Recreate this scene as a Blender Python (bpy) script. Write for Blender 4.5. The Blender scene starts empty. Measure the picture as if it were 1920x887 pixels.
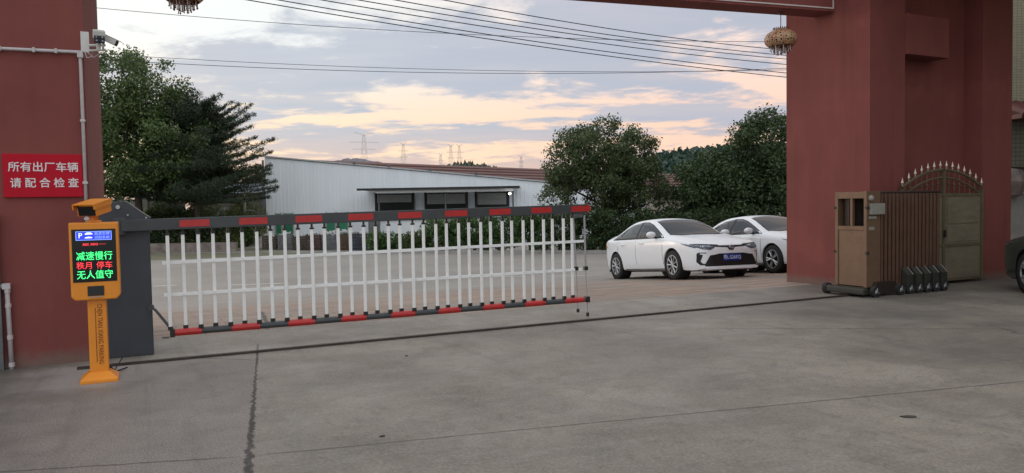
import bpy, bmesh, math, random
import numpy as np
from mathutils import Vector, Matrix
from mathutils.bvhtree import BVHTree
from mathutils.geometry import delaunay_2d_cdt
rnd = random.Random(7)
sc = bpy.context.scene
COL = sc.collection
R = math.radians

# ------------------------------------------------------------------ camera
F = 1400.0; CAMH = 1.45
PITCH = math.atan(56.5 / F); ROLL = -0.0172
CM = Matrix.Rotation(math.pi / 2 - PITCH, 3, 'X') @ Matrix.Rotation(ROLL, 3, 'Z')
cam = bpy.data.cameras.new('Camera'); camo = bpy.data.objects.new('Camera', cam); COL.objects.link(camo)
cam.sensor_width = 36; cam.lens = 36 * F / 1920; cam.clip_end = 6000; cam.clip_start = .05
camo.matrix_world = Matrix.Translation((0, 0, CAMH)) @ CM.to_4x4()
sc.camera = camo

# surveyed gate frame: origin at the left end of the gate track, t along it, n into the yard
O = Vector((-4.072, 6.906, 0)); GA = math.atan2(.43279, .90149)
gv = Vector((math.cos(GA), math.sin(GA), 0)); nv = Vector((-gv.y, gv.x, 0))
def W(t, n, z=0.0): return O + gv * t + nv * n + Vector((0, 0, z))
def ncoord(x, y): return (Vector((x, y, 0)) - O).dot(nv)
def softplus(x, k): return math.log1p(math.exp(max(-60, min(60, x * k)))) / k
def gzn(n):            # the yard falls away behind the gate, then levels out
    return -.082 * (softplus(n - 2.5, 2.0) - softplus(n - 11.8, 1.2))
def gz(x, y): return gzn(ncoord(x, y))
def at(px, py, Y):     # a surveyed point of the photograph at the distance Y
    d = CM @ Vector(((px - 960) / F, -(py - 443.5) / F, -1))
    return Vector((0, 0, CAMH)) + d * (Y / d.y)
def on_ground(px, py):
    d = CM @ Vector(((px - 960) / F, -(py - 443.5) / F, -1)); c = Vector((0, 0, CAMH)); s = .5
    while s < 120:
        p = c + d * s
        if p.z <= gz(p.x, p.y): return p
        s += .01
    return p

# ------------------------------------------------------------------ materials
def nodes_of(m):
    m.use_nodes = True
    return m.node_tree.nodes, m.node_tree.links, m.node_tree.nodes['Principled BSDF']
def mat(name, col, rough=.6, metal=0, var=.12, scale=6, bump=0, bscale=80, coat=0, stretch=None, rvar=0, spec=.5):
    m = bpy.data.materials.new(name); N, L, P = nodes_of(m)
    P.inputs['Roughness'].default_value = rough; P.inputs['Specular IOR Level'].default_value = spec; P.inputs['Metallic'].default_value = metal
    P.inputs['Coat Weight'].default_value = coat; P.inputs['Coat Roughness'].default_value = .12
    tc = N.new('ShaderNodeTexCoord'); src = tc.outputs['Object']
    if stretch:
        mp = N.new('ShaderNodeMapping'); mp.inputs['Scale'].default_value = stretch
        L.new(src, mp.inputs[0]); src = mp.outputs[0]
    n1 = N.new('ShaderNodeTexNoise'); n1.inputs['Scale'].default_value = scale
    n1.inputs['Detail'].default_value = 6; n1.inputs['Roughness'].default_value = .65
    L.new(src, n1.inputs['Vector'])
    rp = N.new('ShaderNodeValToRGB'); rp.color_ramp.elements[0].position = .3; rp.color_ramp.elements[1].position = .7
    rp.color_ramp.elements[0].color = (*[c * (1 - var) for c in col], 1)
    rp.color_ramp.elements[1].color = (*[min(1, c * (1 + var)) for c in col], 1)
    L.new(n1.outputs[0], rp.inputs[0]); L.new(rp.outputs[0], P.inputs['Base Color'])
    if rvar:
        mr = N.new('ShaderNodeMapRange'); mr.inputs[3].default_value = rough - rvar; mr.inputs[4].default_value = rough + rvar
        L.new(n1.outputs[0], mr.inputs[0]); L.new(mr.outputs[0], P.inputs['Roughness'])
    if bump:
        n2 = N.new('ShaderNodeTexNoise'); n2.inputs['Scale'].default_value = bscale; n2.inputs['Detail'].default_value = 4
        L.new(tc.outputs['Object'], n2.inputs['Vector'])
        b = N.new('ShaderNodeBump'); b.inputs['Strength'].default_value = bump; b.inputs['Distance'].default_value = .01
        L.new(n2.outputs[0], b.inputs['Height']); L.new(b.outputs[0], P.inputs['Normal'])
    return m
def emat(name, col, s):
    m = bpy.data.materials.new(name); N, L, P = nodes_of(m)
    P.inputs['Base Color'].default_value = (*[c * .3 for c in col], 1); P.inputs['Roughness'].default_value = .5
    P.inputs['Emission Color'].default_value = (*col, 1); P.inputs['Emission Strength'].default_value = s
    return m
def leafmat(name, a, b, c, rough=.55):
    m = bpy.data.materials.new(name); N, L, P = nodes_of(m)
    g = N.new('ShaderNodeNewGeometry'); rp = N.new('ShaderNodeValToRGB')
    e = rp.color_ramp.elements; e[0].color = (*a, 1); e[1].color = (*c, 1); e[1].position = 1
    k = e.new(.55); k.color = (*b, 1)
    L.new(g.outputs['Random Per Island'], rp.inputs[0])
    P.inputs['Roughness'].default_value = rough
    L.new(rp.outputs[0], P.inputs['Base Color'])
    tr = N.new('ShaderNodeBsdfTranslucent'); mx = N.new('ShaderNodeMixShader'); mx.inputs[0].default_value = .25
    L.new(rp.outputs[0], tr.inputs['Color'])
    L.new(P.outputs[0], mx.inputs[1]); L.new(tr.outputs[0], mx.inputs[2])
    L.new(mx.outputs[0], N['Material Output'].inputs['Surface'])
    return m

M = dict(
    white_paint=mat('white_paint', (.62, .62, .62), .5, var=.08, scale=3),
    white_rail=mat('white_rail', (.80, .80, .80), .45, var=.06, scale=5),
    red_reflect=mat('red_reflect', (.44, .022, .022), .4, var=.12, scale=10),
    black_boom=mat('black_boom', (.045, .05, .055), .5, var=.2),
    black=mat('black_plastic', (.012, .012, .013), .5),
    rubber=mat('rubber', (.018, .018, .019), .85, var=.25, scale=20),
    housing=mat('housing_paint', (.036, .041, .052), .42, var=.14, scale=3, bump=.04, bscale=300),
    steel=mat('steel', (.42, .42, .43), .35, 1, var=.15),
    orange=mat('orange_paint', (.74, .25, .014), .42, var=.07, scale=4, bump=.04, bscale=400),
    orange_text=mat('orange_text', (.16, .04, .01), .7),
    screen=mat('screen_black', (.006, .006, .008), .18),
    led_green=emat('led_green', (.06, 1, .25), 1.25),
    led_red=emat('led_red', (1, .05, .06), 1.0),
    led_blue=emat('led_blue', (.03, .05, .75), .8),
    led_line=emat('led_line', (.25, .4, 1), 1.0),
    led_white=emat('led_white', (.75, .9, 1), 1.0),
    sign_red=mat('sign_red', (.44, .004, .020), .6, var=.06, spec=.2),
    sign_white=mat('sign_white', (.72, .68, .70), .6, var=.05),
    pvc=mat('pvc', (.50, .46, .47), .5, var=.14, scale=14),
    cctv=mat('cctv_shell', (.58, .57, .55), .4, var=.07),
    bronze=mat('bronze_paint', (.185, .112, .07), .42, .3, var=.12, scale=5),
    bronze_dark=mat('bronze_slat', (.15, .082, .058), .4, .35, var=.16, scale=5),
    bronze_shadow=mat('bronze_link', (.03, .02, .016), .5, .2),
    bumper_green=mat('bumper_green', (.026, .026, .02), .6, var=.3),
    ctrl_grey=mat('control_grey', (.26, .25, .22), .5),
    gate_steel=mat('gate_steel', (.24, .205, .15), .38, .35, var=.2, scale=3, stretch=(1, 1, 4)),
    gate_frame=mat('gate_frame', (.16, .135, .085), .4, .35, var=.2),
    spear=mat('spear_tip', (.62, .55, .45), .35, .6),
    car_white=mat('car_white', (.84, .865, .90), .34, var=.015, coat=.35),
    car_dark=mat('car_dark', (.032, .038, .037), .3, var=.1, coat=.8),
    glass=mat('car_glass', (.008, .012, .018), .05, var=.05, spec=.18),
    side_glass=mat('side_glass', (.03, .036, .045), .03, var=.3, scale=3, spec=.35),
    chrome=mat('chrome', (.6, .6, .62), .15, 1),
    alloy=mat('alloy', (.52, .53, .55), .3, .85),
    lamp=mat('head_lamp', (.16, .18, .23), .08, .4, var=.85, scale=18),
    amber=mat('amber_lamp', (.6, .26, .05), .2),
    tail=mat('tail_lamp', (.35, .02, .02), .2),
    plate=mat('plate_blue', (.012, .04, .26), .4),
    plate_text=mat('plate_text', (.7, .75, .85), .5),
    trim_pale=mat('trim_pale', (.6, .61, .62), .6),
    trim_white=mat('trim_white', (.62, .55, .52), .5),
    bark=mat('bark', (.06, .048, .036), .9, var=.4, scale=12, bump=.5, bscale=25, stretch=(1, 1, .25)),
    cable=mat('cable', (.03, .03, .035), .6),
    lattice=mat('lattice_steel', (.42, .40, .41), .7),
    concrete_wall=mat('concrete_wall', (.3, .29, .27), .9, var=.2, scale=2, bump=.3, bscale=30),
    grey_metal=mat('grey_metal', (.12, .125, .13), .5, .3, var=.3, scale=4),
    beige=mat('beige_wall', (.36, .31, .26), .85, var=.16, scale=.6),
    roof_red=mat('roof_red', (.095, .033, .026), .7, var=.3, scale=.35, stretch=(3, .4, 1)),
    dark_open=mat('dark_interior', (.03, .03, .03), .9),
    shutter=mat('shutter', (.34, .34, .33), .6, var=.1),
    green_door=mat('green_door', (.02, .19, .10), .55, var=.25, scale=2),
    crate_wood=mat('crate_wood', (.07, .055, .042), .9, var=.45, scale=6),
    scrap=mat('scrap_pale', (.45, .45, .46), .8, var=.35, scale=5),
    stone=mat('rough_stone', (.2, .165, .15), .95, var=.4, scale=4, bump=1, bscale=9),
    wire=mat('thin_wire', (.3, .29, .3), .6),
    gravel=mat('litter', (.05, .045, .04), .9, var=.4, scale=30),
    tile_red=mat('tile_red', (.09, .022, .018), .6, var=.25),
)
M['lamp_on'] = emat('lamp_on', (1, .97, .9), 8)
M['white_paint_worn'] = mat('white_marking', (.68, .65, .60), .8, var=.35, scale=8)

def plaster():
    m = bpy.data.materials.new('red_plaster'); N, L, P = nodes_of(m)
    tc = N.new('ShaderNodeTexCoord')
    def noise(s, d, r, st=None):
        n = N.new('ShaderNodeTexNoise'); n.inputs['Scale'].default_value = s; n.inputs['Detail'].default_value = d
        n.inputs['Roughness'].default_value = r
        if st:
            mp = N.new('ShaderNodeMapping'); mp.inputs['Scale'].default_value = st
            L.new(tc.outputs['Object'], mp.inputs[0]); L.new(mp.outputs[0], n.inputs['Vector'])
        else: L.new(tc.outputs['Object'], n.inputs['Vector'])
        return n.outputs[0]
    a = noise(1.1, 8, .6); b = noise(5, 5, .6, (1, 1, .12)); c = noise(170, 3, .7)
    ad = N.new('ShaderNodeMath'); ad.operation = 'ADD'; L.new(a, ad.inputs[0])
    mb = N.new('ShaderNodeMath'); mb.operation = 'MULTIPLY_ADD'; mb.inputs[1].default_value = .45; L.new(b, mb.inputs[0])
    mc = N.new('ShaderNodeMath'); mc.operation = 'MULTIPLY_ADD'; mc.inputs[1].default_value = .5; mc.inputs[2].default_value = -.45; L.new(c, mc.inputs[0])
    L.new(mc.outputs[0], mb.inputs[2]); L.new(mb.outputs[0], ad.inputs[1])
    rp = N.new('ShaderNodeValToRGB'); e = rp.color_ramp.elements
    e[0].position = .25; e[0].color = (.168, .044, .038, 1); e[1].position = .8; e[1].color = (.235, .065, .055, 1)
    L.new(ad.outputs[0], rp.inputs[0])
    st_ = N.new('ShaderNodeMapRange'); st_.inputs[1].default_value = .56; st_.inputs[2].default_value = .74; st_.inputs[4].default_value = .38
    L.new(noise(3.2, 7, .7, (1, 1, .06)), st_.inputs[0])
    ms = N.new('ShaderNodeMixRGB'); ms.inputs[2].default_value = (.105, .03, .026, 1); L.new(st_.outputs[0], ms.inputs[0]); L.new(rp.outputs[0], ms.inputs[1])
    pt_ = N.new('ShaderNodeMapRange'); pt_.inputs[1].default_value = .62; pt_.inputs[2].default_value = .66; pt_.inputs[4].default_value = .22
    L.new(noise(.8, 3, .5), pt_.inputs[0])
    ms2 = N.new('ShaderNodeMixRGB'); ms2.inputs[2].default_value = (.30, .085, .072, 1); L.new(pt_.outputs[0], ms2.inputs[0]); L.new(ms.outputs[0], ms2.inputs[1])
    # splash-back dirt along the foot of the wall
    sp = N.new('ShaderNodeSeparateXYZ'); L.new(tc.outputs['Object'], sp.inputs[0])
    zn = N.new('ShaderNodeMath'); zn.operation = 'MULTIPLY_ADD'; zn.inputs[1].default_value = -.22; L.new(noise(9, 6, .7), zn.inputs[0]); L.new(sp.outputs[2], zn.inputs[2])
    mr = N.new('ShaderNodeMapRange'); mr.inputs[1].default_value = -.06; mr.inputs[2].default_value = .05; mr.inputs[3].default_value = .75; mr.inputs[4].default_value = 0
    L.new(zn.outputs[0], mr.inputs[0])
    mx = N.new('ShaderNodeMixRGB'); mx.inputs[2].default_value = (.17, .12, .1, 1); L.new(mr.outputs[0], mx.inputs[0]); L.new(ms2.outputs[0], mx.inputs[1])
    L.new(mx.outputs[0], P.inputs['Base Color']); P.inputs['Roughness'].default_value = .9
    bp = N.new('ShaderNodeBump'); bp.inputs['Strength'].default_value = .35; bp.inputs['Distance'].default_value = .006
    L.new(c, bp.inputs['Height']); L.new(bp.outputs[0], P.inputs['Normal'])
    return m
M['plaster'] = plaster()

def tiled(name, c1, c2, mortar, w, h, sz=.02):
    m = bpy.data.materials.new(name); N, L, P = nodes_of(m)
    tc = N.new('ShaderNodeTexCoord'); mp = N.new('ShaderNodeMapping'); mp.inputs['Rotation'].default_value = (R(90), 0, 0)
    L.new(tc.outputs['Object'], mp.inputs[0])
    b = N.new('ShaderNodeTexBrick'); b.inputs['Scale'].default_value = 1; b.inputs['Brick Width'].default_value = w
    b.inputs['Row Height'].default_value = h; b.inputs['Mortar Size'].default_value = sz * min(w, h) * 4; b.offset = 0
    b.inputs['Color1'].default_value = (*c1, 1); b.inputs['Color2'].default_value = (*c2, 1); b.inputs['Mortar'].default_value = (*mortar, 1)
    L.new(mp.outputs[0], b.inputs['Vector']); L.new(b.outputs[0], P.inputs['Base Color']); P.inputs['Roughness'].default_value = .5
    return m
M['tile'] = tiled('beige_tile', (.40, .37, .27), (.35, .32, .235), (.2, .18, .14), .1, .06)
M['tile_low'] = tiled('olive_tile', (.2, .19, .14), (.17, .165, .125), (.09, .085, .07), .1, .1)

def ground_mat(kind):
    m = bpy.data.materials.new('pavement_' + kind); N, L, P = nodes_of(m)
    tc = N.new('ShaderNodeTexCoord'); POS = tc.outputs['Object']
    def noise(s, d=6, r=.6, vec=None, dist=0):
        n = N.new('ShaderNodeTexNoise'); n.inputs['Scale'].default_value = s; n.inputs['Detail'].default_value = d
        n.inputs['Roughness'].default_value = r; n.inputs['Distortion'].default_value = dist
        L.new(vec or POS, n.inputs['Vector']); return n.outputs[0]
    def math_(op, a, b=None, c=None):
        n = N.new('ShaderNodeMath'); n.operation = op
        for i, v in enumerate((a, b, c)):
            if v is None: continue
            if isinstance(v, (int, float)): n.inputs[i].default_value = v
            else: L.new(v, n.inputs[i])
        return n.outputs[0]
    def dot(v, off):
        s = N.new('ShaderNodeVectorMath'); s.operation = 'SUBTRACT'; L.new(POS, s.inputs[0]); s.inputs[1].default_value = off
        d = N.new('ShaderNodeVectorMath'); d.operation = 'DOT_PRODUCT'; L.new(s.outputs[0], d.inputs[0]); d.inputs[1].default_value = v
        return d.outputs['Value']
    def rng(v, a, b, c=0, d=1):
        n = N.new('ShaderNodeMapRange'); n.inputs[1].default_value = a; n.inputs[2].default_value = b
        n.inputs[3].default_value = c; n.inputs[4].default_value = d; L.new(v, n.inputs[0]); return n.outputs[0]
    def mix(f, a, b, mode='MIX'):
        n = N.new('ShaderNodeMixRGB'); n.blend_type = mode
        for i, v in ((0, f), (1, a), (2, b)):
            if isinstance(v, (int, float)): n.inputs[i].default_value = v
            elif isinstance(v, tuple): n.inputs[i].default_value = (*v, 1)
            else: L.new(v, n.inputs[i])
        return n.outputs[0]
    T = dot(gv, O); NN = dot(nv, O)
    cmb = N.new('ShaderNodeCombineXYZ'); L.new(T, cmb.inputs[0]); L.new(NN, cmb.inputs[1]); TN = cmb.outputs[0]
    def seam(p, q, w, wob, freq, lo=-1e3, hi=1e3, grow=False):       # a joint through gate-frame points p, q; wob makes it ragged
        a = W(*p); d = (W(*q) - a).normalized(); nn = Vector((-d.y, d.x, 0))
        di = dot(nn, a); al = dot(d, a)
        wn = math_('MULTIPLY_ADD', noise(freq, 5, .65), wob, -wob / 2)
        di = math_('ABSOLUTE', math_('ADD', di, wn))
        ww = math_('MULTIPLY', math_('MULTIPLY', math_('ADD', noise(freq * 1.7, 3), .15), w * 1.6), rng(al, .4, 4.2, .35, 1.45) if grow else 1.0)
        k = rng(math_('DIVIDE', di, ww), .6, 1.15, 1, 0)
        return math_('MULTIPLY', k, math_('MULTIPLY', rng(al, lo, lo + .2), rng(al, hi, hi + .2, 1, 0)))
    if kind == 'apron':
        smooth = mix(rng(noise(.5, 8, .62), .38, .64), (.185, .160, .130), (.335, .297, .247))
        smooth = mix(rng(noise(1.3, 8, .72, None, 1.5), .50, .70, 0, .6), smooth, (.135, .126, .115))
        mp = N.new('ShaderNodeMapping'); mp.inputs['Scale'].default_value = (.8, 4.5, 1); mp.inputs['Rotation'].default_value = (0, 0, .1); L.new(TN, mp.inputs[0])
        smooth = mix(rng(noise(1.6, 9, .75, mp.outputs[0]), .5, .68, 0, .5), smooth, (.32, .31, .285))
        smooth = mix(rng(noise(4.5, 9, .8, None, 1.2), .50, .62, 0, .5), smooth, (.115, .102, .088))
        smooth = mix(rng(noise(46, 6, .88), .44, .60, 0, .60), smooth, (.095, .084, .072))
        smooth = mix(rng(noise(37, 6, .88), .52, .66, 0, .55), smooth, (.42, .39, .345))
        rough = mix(rng(noise(.7, 7, .65), .36, .64), (.17, .143, .127), (.265, .227, .203))
        rough = mix(rng(noise(3.2, 8, .75), .48, .66, 0, .5), rough, (.10, .09, .085))
        rough = mix(rng(noise(85, 6, .9), .46, .58, 0, .6), rough, (.38, .345, .32))
        rough = mix(rng(noise(75, 6, .9), .48, .58, 0, .7), rough, (.055, .046, .042))
        cr = W(1.605, .022); cd = (W(1.109, -3.669) - cr).normalized(); sidev = Vector((-cd.y, cd.x, 0))
        side = dot(sidev, cr)
        if sidev.dot(gv) > 0: side = math_('MULTIPLY', side, -1.0)
        left = rng(side, -.03, .03)
        front = rng(math_('ADD', NN, math_('MULTIPLY', noise(2.5, 5), .5)), -.25, .25, 1, 0)
        left = math_('MULTIPLY', left, front)
        c = mix(left, smooth, rough)
        # pale cement patch round the ticket post, smudged dirt at the pillar's foot
        px = math_('SUBTRACT', T, -.05); py = math_('SUBTRACT', NN, -.35)
        rr = math_('SQRT', math_('ADD', math_('POWER', math_('MULTIPLY', px, 1.15), 2.0), math_('POWER', math_('MULTIPLY', py, 1.45), 2.0)))
        rr = math_('ADD', rr, math_('MULTIPLY_ADD', noise(3, 6, .65), .6, -.3))
        c = mix(rng(rr, .62, 1.0, .8, 0), c, (.33, .30, .285))
        fl = math_('ADD', math_('MULTIPLY', T, -1.0), math_('MULTIPLY_ADD', noise(2.2, 7, .7), 1.6, -.8))
        c = mix(rng(fl, .0, .7, 0, .75), c, (.07, .062, .056))
        mp2 = N.new('ShaderNodeMapping'); mp2.inputs['Scale'].default_value = (2.2, .16, 1); mp2.inputs['Rotation'].default_value = (0, 0, -.25); L.new(TN, mp2.inputs[0])
        c = mix(rng(noise(1.3, 8, .72, mp2.outputs[0], .6), .54, .68, 0, .42), c, (.10, .088, .076))
        # stains, with shade painted in as they darken to the right
        c = mix(rng(math_('ADD', noise(.33, 8, .65), rng(T, 3.5, 13, -.10, .17)), .50, .68, 0, .62), c, (.085, .08, .075))
        c = mix(rng(noise(38, 3, .8), .60, .72, 0, .3), c, (.12, .11, .10))
        c = mix(rng(noise(75, 2, .8), .36, .28, 0, .35), c, (.42, .40, .37))
        dark = math_('MAXIMUM', seam((1.157, -3.373), (6.839, -4.461), .010, .02, 3, 0), seam((1.157, -3.373), (-.145, -2.971), .011, .05, 5, 0))
        crk = math_('MAXIMUM', seam((1.605, .022), (1.109, -3.669), .017, .085, 12, .55, 60, True), seam((1.605, .022), (1.109, -3.669), .011, .03, 5, -.55, .7))
        crk = math_('MAXIMUM', crk, seam((1.02, .02), (1.56, -.42), .008, .05, 6, 0, .55))
        crk = math_('MAXIMUM', crk, seam((9.1, -3.0), (8.2, -4.4), .009, .5, 1.6, -.4, 1.5))
        crk = math_('MAXIMUM', crk, seam((6.4, -1.2), (9.4, -3.1), .008, .10, 1.2, 0, 3.3))
        c = mix(math_('MULTIPLY', dark, .75), c, (.07, .055, .045))
        c = mix(math_('MULTIPLY', crk, rng(noise(38, 5, .85), .36, .48, .25, 1)), c, (.032, .026, .022))
        bump = math_('ADD', math_('MULTIPLY', noise(60, 4, .7), math_('MULTIPLY_ADD', left, .9, .35)), math_('MULTIPLY', math_('MAXIMUM', crk, dark), -3.0))
        L.new(rng(noise(1.2, 6), .3, .7, .45, .75), P.inputs['Roughness'])
    elif kind == 'pavers':
        b = N.new('ShaderNodeTexBrick'); b.inputs['Scale'].default_value = 1
        b.inputs['Brick Width'].default_value = .6; b.inputs['Row Height'].default_value = .3; b.inputs['Mortar Size'].default_value = .012
        b.inputs['Color1'].default_value = (.38, .265, .20, 1); b.inputs['Color2'].default_value = (.275, .215, .172, 1); b.inputs['Mortar'].default_value = (.15, .12, .1, 1)
        L.new(TN, b.inputs['Vector'])
        c = mix(rng(noise(.6, 8, .7), .42, .66, 0, .7), b.outputs[0], (.29, .27, .25))
        mp = N.new('ShaderNodeMapping'); mp.inputs['Scale'].default_value = (.25, 3, 1); L.new(TN, mp.inputs[0])
        c = mix(rng(noise(1.2, 8, .75, mp.outputs[0]), .46, .64, 0, .75), c, (.13, .10, .085)); c = mix(rng(noise(2.1, 8, .75, mp.outputs[0]), .56, .68, 0, .6), c, (.36, .33, .29))
        far = rng(math_('ADD', NN, math_('MULTIPLY', noise(.8, 5), 2.0)), 7.0, 10.0)
        grey = mix(rng(noise(.35, 8, .65), .35, .68), (.235, .213, .192), (.30, .277, .255))
        c = mix(far, c, grey)
        # drain lid and tyre-dark seam down the drive
        c = mix(seam((1.9, 1.4), (2.2, 4.5), .03, .12, 3, 0, 3), c, (.08, .07, .06))
        bump = noise(40, 4, .7)
        P.inputs['Roughness'].default_value = .85
    else:
        c = mix(rng(noise(.05, 8, .65), .35, .68), (.12, .13, .07), (.2, .18, .13))
        bump = noise(3, 5); P.inputs['Roughness'].default_value = .95
    L.new(c, P.inputs['Base Color'])
    bp = N.new('ShaderNodeBump'); bp.inputs['Strength'].default_value = .5; bp.inputs['Distance'].default_value = .006
    L.new(bump, bp.inputs['Height']); L.new(bp.outputs[0], P.inputs['Normal'])
    return m

# ------------------------------------------------------------------ mesh helpers
class MB:
    def __init__(s): s.v = []; s.f = []
    def add(s, vs, fs):
        k = len(s.v); s.v += [tuple(v) for v in vs]; s.f += [tuple(i + k for i in f) for f in fs]; return s
    def box(s, x0, x1, y0, y1, z0, z1, rot=None, c=None):
        vs = [Vector(p) for p in ((x0, y0, z0), (x1, y0, z0), (x1, y1, z0), (x0, y1, z0), (x0, y0, z1), (x1, y0, z1), (x1, y1, z1), (x0, y1, z1))]
        if rot is not None:
            c = Vector(c) if c else sum(vs, Vector()) / 8
            vs = [c + rot @ (v - c) for v in vs]
        return s.add(vs, [(0, 3, 2, 1), (4, 5, 6, 7), (0, 1, 5, 4), (1, 2, 6, 5), (2, 3, 7, 6), (3, 0, 4, 7)])
    def tube(s, pts, r, seg=8, cap=True):
        pts = [Vector(p) for p in pts]; rs = r if isinstance(r, (list, tuple)) else [r] * len(pts); vs = []; fs = []
        for i, p in enumerate(pts):
            d = (pts[min(i + 1, len(pts) - 1)] - pts[max(i - 1, 0)]).normalized()
            a = d.cross(Vector((0, 0, 1)) if abs(d.z) < .95 else Vector((1, 0, 0))).normalized(); b = d.cross(a)
            for k in range(seg):
                w = 2 * math.pi * k / seg; vs.append(p + (a * math.cos(w) + b * math.sin(w)) * rs[i])
        for i in range(len(pts) - 1):
            for k in range(seg):
                k2 = (k + 1) % seg; fs.append((i * seg + k, i * seg + k2, (i + 1) * seg + k2, (i + 1) * seg + k))
        if cap: fs.append(tuple(range(seg))[::-1]); fs.append(tuple(range((len(pts) - 1) * seg, len(pts) * seg)))
        return s.add(vs, fs)
    def prism(s, outline, d0, d1, axis='y'):    # outline in the other two axes
        n = len(outline); vs = []
        for d in (d0, d1):
            for a, b in outline: vs.append({'y': (a, d, b), 'x': (d, a, b), 'z': (a, b, d)}[axis])
        fs = [tuple(range(n)), tuple(range(n, 2 * n))[::-1]] + [(i, (i + 1) % n, n + (i + 1) % n, n + i) for i in range(n)]
        return s.add(vs, fs)
    def lathe(s, prof, c=(0, 0, 0), seg=24, axis='z'):   # prof: (radius, height)
        vs = []; fs = []; n = len(prof)
        for k in range(seg):
            w = 2 * math.pi * k / seg
            for r, h in prof:
                x, y = r * math.cos(w), r * math.sin(w)
                p = {'z': (x, y, h), 'y': (x, h, y), 'x': (h, x, y)}[axis]
                vs.append((p[0] + c[0], p[1] + c[1], p[2] + c[2]))
        for k in range(seg):
            k2 = (k + 1) % seg
            for i in range(n - 1): fs.append((k * n + i, k2 * n + i, k2 * n + i + 1, k * n + i + 1))
        return s.add(vs, fs)
    def build(s, name, m, parent=None, bevel=0, smooth=False):
        me = bpy.data.meshes.new(name); me.from_pydata(s.v, [], s.f)
        bm = bmesh.new(); bm.from_mesh(me); bmesh.ops.recalc_face_normals(bm, faces=bm.faces)
        if bevel: bmesh.ops.bevel(bm, geom=list(bm.edges), offset=bevel, segments=2, affect='EDGES', profile=.6, clamp_overlap=True)
        bm.to_mesh(me); bm.free()
        return link(name, me, m, parent, smooth)
def link(name, me, m, parent=None, smooth=False):
    if m is not None: me.materials.append(M[m] if isinstance(m, str) else m)
    if smooth:
        for p in me.polygons: p.use_smooth = True
    o = bpy.data.objects.new(name, me); COL.objects.link(o); o.parent = parent
    return o
def tag(o, label=None, cat=None, group=None, kind=None):
    for k, v in (('label', label), ('category', cat), ('group', group), ('kind', kind)):
        if v: o[k] = v
    return o
def thing(name, label, cat, loc=(0, 0, 0), rz=0, group=None, m4=None):
    o = bpy.data.objects.new(name, None); COL.objects.link(o); o.empty_display_size = .2
    if m4 is not None: o.matrix_world = m4
    else: o.location = loc; o.rotation_euler = (0, 0, rz)
    return tag(o, label, cat, group)
def gthing(name, label, cat, t, n, z=0, group=None): return thing(name, label, cat, W(t, n, z), GA, group)
def copy_tree(o, parent=None):
    c = o.copy(); COL.objects.link(c); c.parent = parent
    for ch in list(o.children): copy_tree(ch, c)
    return c
def text(body, size, m, parent, name, loc, rot, sx=1, bold=0, ext=.001, align='CENTER'):
    cu = bpy.data.curves.new(name, 'FONT'); cu.body = body; cu.size = 1; cu.extrude = ext / size; cu.offset = bold
    cu.align_x = align; cu.align_y = 'CENTER'; cu.resolution_u = 2
    tmp = bpy.data.objects.new(name + '_tmp', cu); COL.objects.link(tmp)
    dg = bpy.context.evaluated_depsgraph_get(); me = bpy.data.meshes.new_from_object(tmp.evaluated_get(dg))
    bpy.data.objects.remove(tmp); bpy.data.curves.remove(cu)
    me.materials.clear(); me.transform(Matrix.Diagonal((sx * size, size, size, 1)))
    o = link(name, me, m, parent); o.location = loc; o.rotation_euler = rot
    return o

# ------------------------------------------------------------------ ground
def sheet(name, m, ts, ns, dz, kind='structure'):
    vs = [W(t, n, gzn(n) + dz) for n in ns for t in ts]; k = len(ts)
    fs = [(j * k + i, j * k + i + 1, (j + 1) * k + i + 1, (j + 1) * k + i) for j in range(len(ns) - 1) for i in range(k - 1)]
    me = bpy.data.meshes.new(name); me.from_pydata(vs, [], fs)
    o = link(name, me, m, None, True); return tag(o, kind=kind)
def frange(a, b, s): return [a + s * i for i in range(int(round((b - a) / s)) + 1)]
far_n = [-2500, -600, -150, -40] + frange(-20, 30, .5) + [35, 45, 60, 90, 150, 300, 800, 3000]
sheet('ground', ground_mat('earth'), [-3000, -500, -100, -30, 0, 30, 100, 500, 3000], far_n, -.012)
sheet('apron', ground_mat('apron'), frange(-30, 34, 2), frange(-16, 1.5, .5), 0)
sheet('yard_pavement', ground_mat('pavers'), frange(-30, 40, 2), frange(1.5, 40, .25), 0)

def marking(px0, py0, px1, py1, w):
    a = on_ground(px0, py0); b = on_ground(px1, py1); d = (b - a); d.z = 0; d.normalize(); s = Vector((-d.y, d.x, 0)) * w / 2
    N_ = 14; vs = []
    for i in range(N_ + 1):
        p = a.lerp(b, i / N_)
        for q in (p - s, p + s): vs.append((q.x, q.y, gz(q.x, q.y) + .006))
    return vs, [(2 * i, 2 * i + 1, 2 * i + 3, 2 * i + 2) for i in range(N_)]
mk = MB()
for a in ((288, 537, 331, 535, .12), (432, 535, 542, 531, .12), (812, 521, 985, 518, .12), (1040, 518, 1130, 516, .12)):
    mk.add(*marking(*a))
o = mk.build('road_marking', 'white_paint_worn'); tag(o, kind='structure')
# kerb along the far edge of the yard
kb = MB()
for a, b in (((150, 478), (505, 475.6)), ((505, 475.6), (760, 475.6)), ((760, 475.6), (1120, 475)), ((1120, 475), (1560, 475.5))):
    p = on_ground(*a); q = on_ground(*b); d = (q - p); d.z = 0; d.normalize(); s = Vector((-d.y, d.x, 0)) * .15
    zz = gzn(30)
    vs = [Vector((u.x, u.y, h)) for u in (p, p + s, q + s, q) for h in (zz - .1, zz + .14)]
    kb.add(vs, [(0, 2, 4, 6), (1, 3, 5, 7), (0, 1, 3, 2), (2, 3, 5, 4), (4, 5, 7, 6), (6, 7, 1, 0)])
o = kb.build('kerb', 'concrete_wall'); tag(o, kind='structure')

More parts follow.
